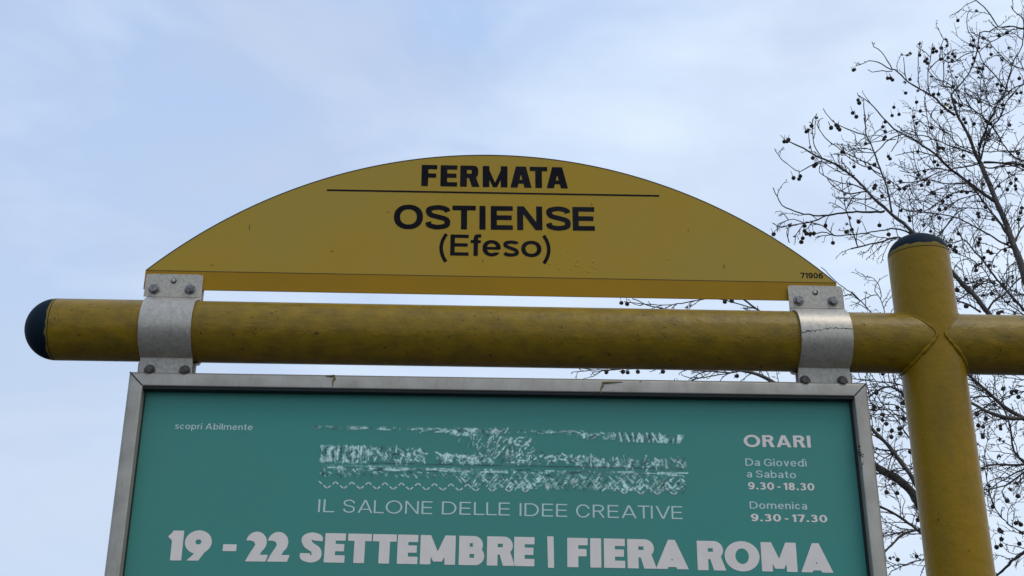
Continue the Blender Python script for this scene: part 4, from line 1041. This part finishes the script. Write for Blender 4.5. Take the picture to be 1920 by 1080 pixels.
# twigs grown from every branch
twv = MB(); tips = []
def grow(p, d, ang, length, r, lvl):
    n = max(3, int(length/5.5)); P = [np.array(p, float)]; D = [d]; a = ang; bend = random.gauss(0, .10)
    dd = random.uniform(-1, 1)*.0024
    for i in range(n):
        a += bend*.8 + random.gauss(0, .13)
        P.append(P[-1]+np.array([math.cos(a), -math.sin(a)])*length/n); D.append(D[-1]+dd*length/n)
        if lvl < 2 and i > 0 and random.random() < (.36 if lvl == 0 else .2):
            s = random.choice((-1, 1)); grow(P[-1], D[-1], a+s*random.uniform(.4, 1.05), length*random.uniform(.28, .62)*(1-i/n*.45), r*.78, lvl+1)
        elif random.random() < .42:      # bud or spur
            s = random.choice((-1, 1)); b = a+s*random.uniform(.6, 1.3); l = random.uniform(1.6, 4.2)
            V, Fc = tube_np(w3([P[-1], P[-1]+np.array([math.cos(b), -math.sin(b)])*l], [D[-1]]*2), [r*PXM*1.1, r*PXM*.9], 3); twv.add(V, Fc)
    rr = np.linspace(r, r*.62, len(P))*PXM
    V, Fc = tube_np(w3(P, D), rr, 4 if lvl == 0 else 3); twv.add(V, Fc); tips.append((P[-1], D[-1], a)); 
    if len(P) > 4: tips.append((P[len(P)//2], D[len(P)//2], a))
for P, dep, rpx in BRS:
    n = len(P)
    for i in range(1, n):
        x, y = P[i]
        if x > 2010 or y > 1130: continue
        dens = .34
        if x > 1720: dens = .62
        if y > 690: dens = .72
        if 480 < y < 840 and x > 1560: dens = .75
        if y < 260 and x < 1760: dens = .20
        if y < 150 and x >= 1760: dens = .32
        if x < 1600 and y < 600: dens = .26
        if rpx[i] > 3.5 and y > 400: dens *= .7
        if i > n*.85: dens += .12
        if random.random() > dens: continue
        t = P[i]-P[i-1]; a = math.atan2(-t[1], t[0]); s = random.choice((-1, 1))
        up = math.pi*.62
        aa = a+s*random.uniform(.35, 1.1)
        # lean towards upward-left growth
        dv = math.atan2(math.sin(up-aa), math.cos(up-aa)); aa += dv*.22
        ln = random.uniform(18, 78) if x > 1620 else random.uniform(10, 42)
        if y < 260 and x < 1770: ln *= .5
        grow(P[i], dep[i], aa, ln, random.uniform(.72, .98), 0)
o = twv.build('twigs', M_twig, tree); o['kind'] = 'stuff'

# seed balls: shared mesh, a short stalk each
def ball_mesh():
    bm = bmesh.new(); bmesh.ops.create_icosphere(bm, subdivisions=2, radius=1)
    for v in bm.verts: v.co *= random.uniform(.90, 1.12)
    bmesh.ops.create_cone(bm, cap_ends=False, segments=4, radius1=.14, radius2=.11, depth=2.6, matrix=Matrix.Translation((0, 0, 2.2)))
    me = bpy.data.meshes.new('seed_ball'); bm.to_mesh(me); bm.free(); me.materials.append(M_ball); return me
BM = [ball_mesh() for _ in range(4)]
nb = 0
def ball(x, y, r=3.9, d=None):
    global nb
    if nb >= 298: return
    if d is None:
        dd = np.hypot(ALLP[:, 0]-x, ALLP[:, 1]-y); d = ALLP[dd.argmin(), 2]
    p = at(x, y, d); o = bpy.data.objects.new('seed_ball', random.choice(BM)); C.objects.link(o)
    o.parent = tree; o.matrix_parent_inverse = parent_inv(tree); o.location = p
    o.scale = [r*PXM*random.uniform(.95, 1.06)]*3; o.rotation_euler = (random.gauss(0, .3), random.gauss(0, .3), random.uniform(0, 6)); nb += 1
for x, y in T2((522, 173), (655, 340), (628, 378), (650, 388), (697, 405), (735, 320), (870, 303), (803, 460), (657, 490), (705, 575), (731, 582), (694, 606), (318, 410), (342, 433), (312, 440), (382, 405),
               (260, 498), (243, 518), (264, 534), (377, 500), (440, 487), (478, 455), (496, 478), (475, 510), (200, 465), (118, 670), (82, 785), (316, 797), (359, 795), (481, 730), (855, 713), (890, 722), (1040, 663),
               (902, 885), (174, 862), (150, 985), (26, 965), (572, 1007), (587, 1035), (659, 1045), (173, 1040), (205, 937), (302, 1075), (430, 385), (800, 1045), (958, 1055), (550, 888), (385, 945)): ball(x, y)
for x, y in T1((1010, 660), (1035, 660), (1050, 675), (760, 845), (769, 869), (715, 953), (745, 985), (532, 1076), (575, 1055), (590, 1070), (1062, 905), (1047, 975), (988, 1028)): ball(x, y)
for x, y in T3((138, 205), (160, 203), (172, 190), (368, 72), (325, 120), (378, 343), (390, 410), (405, 395), (215, 512), (272, 498), (262, 520), (532, 90), (575, 66), (590, 88), (604, 104), (969, 80), (988, 120), (990, 165), (977, 185),
               (1015, 330), (1030, 350), (898, 400), (858, 427), (905, 575), (895, 597), (963, 665), (485, 912), (765, 880), (660, 968), (708, 948), (940, 912), (1018, 988), (308, 915), (308, 958), (323, 982), (358, 984), (386, 980), (293, 1020), (281, 1052), (548, 1060), (48, 986)): ball(x, y)
for x, y in T4((302, 90), (325, 375), (184, 290), (570, 325), (775, 145), (800, 55), (240, 455), (190, 487), (38, 540), (28, 607), (72, 602), (215, 573), (303, 633), (325, 645), (435, 672), (395, 710), (553, 628), (600, 634), (416, 768), (42, 788), (209, 785), (707, 1025), (1063, 765), (1050, 805), (1035, 862), (968, 556), (940, 610), (1012, 522), (820, 860), (755, 760), (400, 262), (365, 262)): ball(x, y)
for x, y in T5((342, 168), (330, 212), (436, 308), (470, 328), (388, 380), (447, 468), (303, 520), (188, 627), (288, 697), (628, 297), (210, 720), (90, 745), (190, 925), (550, 1005), (500, 665), (605, 680)): ball(x, y, 4.1)
for x, y in T6((290, 120), (303, 150), (180, 190), (95, 298), (120, 305), (300, 665), (245, 690), (170, 720), (290, 805), (315, 812), (205, 840), (215, 888), (212, 920), (308, 912), (190, 930), (135, 262)): ball(x, y, 4.1)
for x, y in T8((228, 650), (230, 996), (130, 320), (200, 325), (240, 315), (198, 358), (245, 340), (295, 435), (335, 790), (172, 290), (230, 205), (120, 130), (260, 265)): ball(x, y, 4.0)
for x, y in ((1165, 568), (1176, 570), (1359, 566), (1372, 564), (1243, 697), (1168, 697), (1196, 697), (1137, 698), (1382, 705)): ball(x, y, 3.9)
random.shuffle(tips)
for (p, d, a) in tips:
    if nb >= 292: break
    if p[0] > 1925 or p[1] > 1085 or p[1] < 30: continue
    if p[0] < 1600 and random.random() < .75: continue
    k = random.choice((1, 1, 2))
    for j in range(k): ball(p[0]+random.uniform(-4, 4)*j, p[1]+5+random.uniform(-1, 6)*j, random.uniform(3.2, 4.1), d)

# curled dry leaves
def leaf_mesh(seed, m):
    r = random.Random(seed); n = 11; V = [(0, 0, 0)]
    for i in range(n):
        a = 2*math.pi*i/n; rr = (1 if i % 2 else .5)*r.uniform(.75, 1.1); x, y = rr*math.cos(a), rr*math.sin(a)
        V.append((x*.8, y, .45*x*x+.25*math.sin(3*y)+r.uniform(-.15, .15)))
    Fc = [(0, 1+i, 1+(i+1) % n) for i in range(n)]
    # a second curled blade gives the clump depth
    k = len(V); V += [(v[2]*.9+.2, v[0]*.8, v[1]*.7-.2) for v in V]; Fc += [tuple(i+k for i in f) for f in Fc]
    me = bpy.data.meshes.new('leaf'); me.from_pydata(V, [], Fc); me.materials.append(m); return me
LM = [leaf_mesh(i, M_leaf) for i in range(5)]; LYm = leaf_mesh(99, M_leafy); LPm = leaf_mesh(98, M_leafp)
def leaf(x, y, s, me=None, lab=None):
    dd = np.hypot(ALLP[:, 0]-x, ALLP[:, 1]-y); d = ALLP[dd.argmin(), 2]-.03
    o = bpy.data.objects.new('leaf', me or random.choice(LM)); C.objects.link(o); o.parent = tree; o.matrix_parent_inverse = parent_inv(tree)
    o.location = at(x, y, d); o.scale = [s*PXM]*3; o.rotation_euler = [random.uniform(0, 6) for _ in range(3)]
    if lab: o['label'] = lab
    return o
for x, y, s in [(*q, 6) for q in T2((48, 458), (95, 465), (120, 450), (200, 368), (420, 335), (435, 360), (445, 560), (440, 600), (470, 600), (510, 652), (300, 645), (770, 395), (800, 400), (735, 320), (972, 480), (700, 655), (75, 695), (185, 765), (895, 505), (680, 92), (1040, 850), (440, 935), (490, 960), (970, 545))] + \
        [(*q, 5.5) for q in T3((355, 995), (410, 5), (345, 105), (355, 250), (695, 385), (650, 650), (655, 700), (690, 848), (665, 900), (230, 1005), (185, 910), (720, 495))] + \
        [(*q, 6.5) for q in T4((845, 430), (950, 470), (1010, 400), (380, 262), (170, 520), (470, 860), (235, 912), (465, 655), (1060, 780), (960, 65))] + \
        [(*q, 7) for q in T5((20, 180), (70, 260), (540, 370), (340, 450), (510, 480), (700, 640), (740, 1000), (590, 985), (660, 880), (460, 440), (320, 250), (380, 800))] + \
        [(*q, 7) for q in T6((205, 370), (225, 385), (200, 460), (295, 600), (260, 630), (300, 800), (215, 850), (320, 855), (130, 265), (150, 610))] + \
        [(1640, 925, 6), (1675, 1045, 5), (1669, 1047, 5), (1288, 576, 5), (1294, 573, 4), (1195, 697, 5), (1378, 706, 5), (1656, 745, 6)] + [(1892, 90, 6), (1639, 82, 4), (1898, 520, 8), (1905, 545, 8)]:
    leaf(x, y, s)
leaf(1774, 196, 9, LYm, 'large yellow-green leaf still on the tree')
leaf(1779, 188, 6, LYm)
leaf(1676, 908, 6.5, LPm, 'pinkish dry leaf caught on the thick limb')
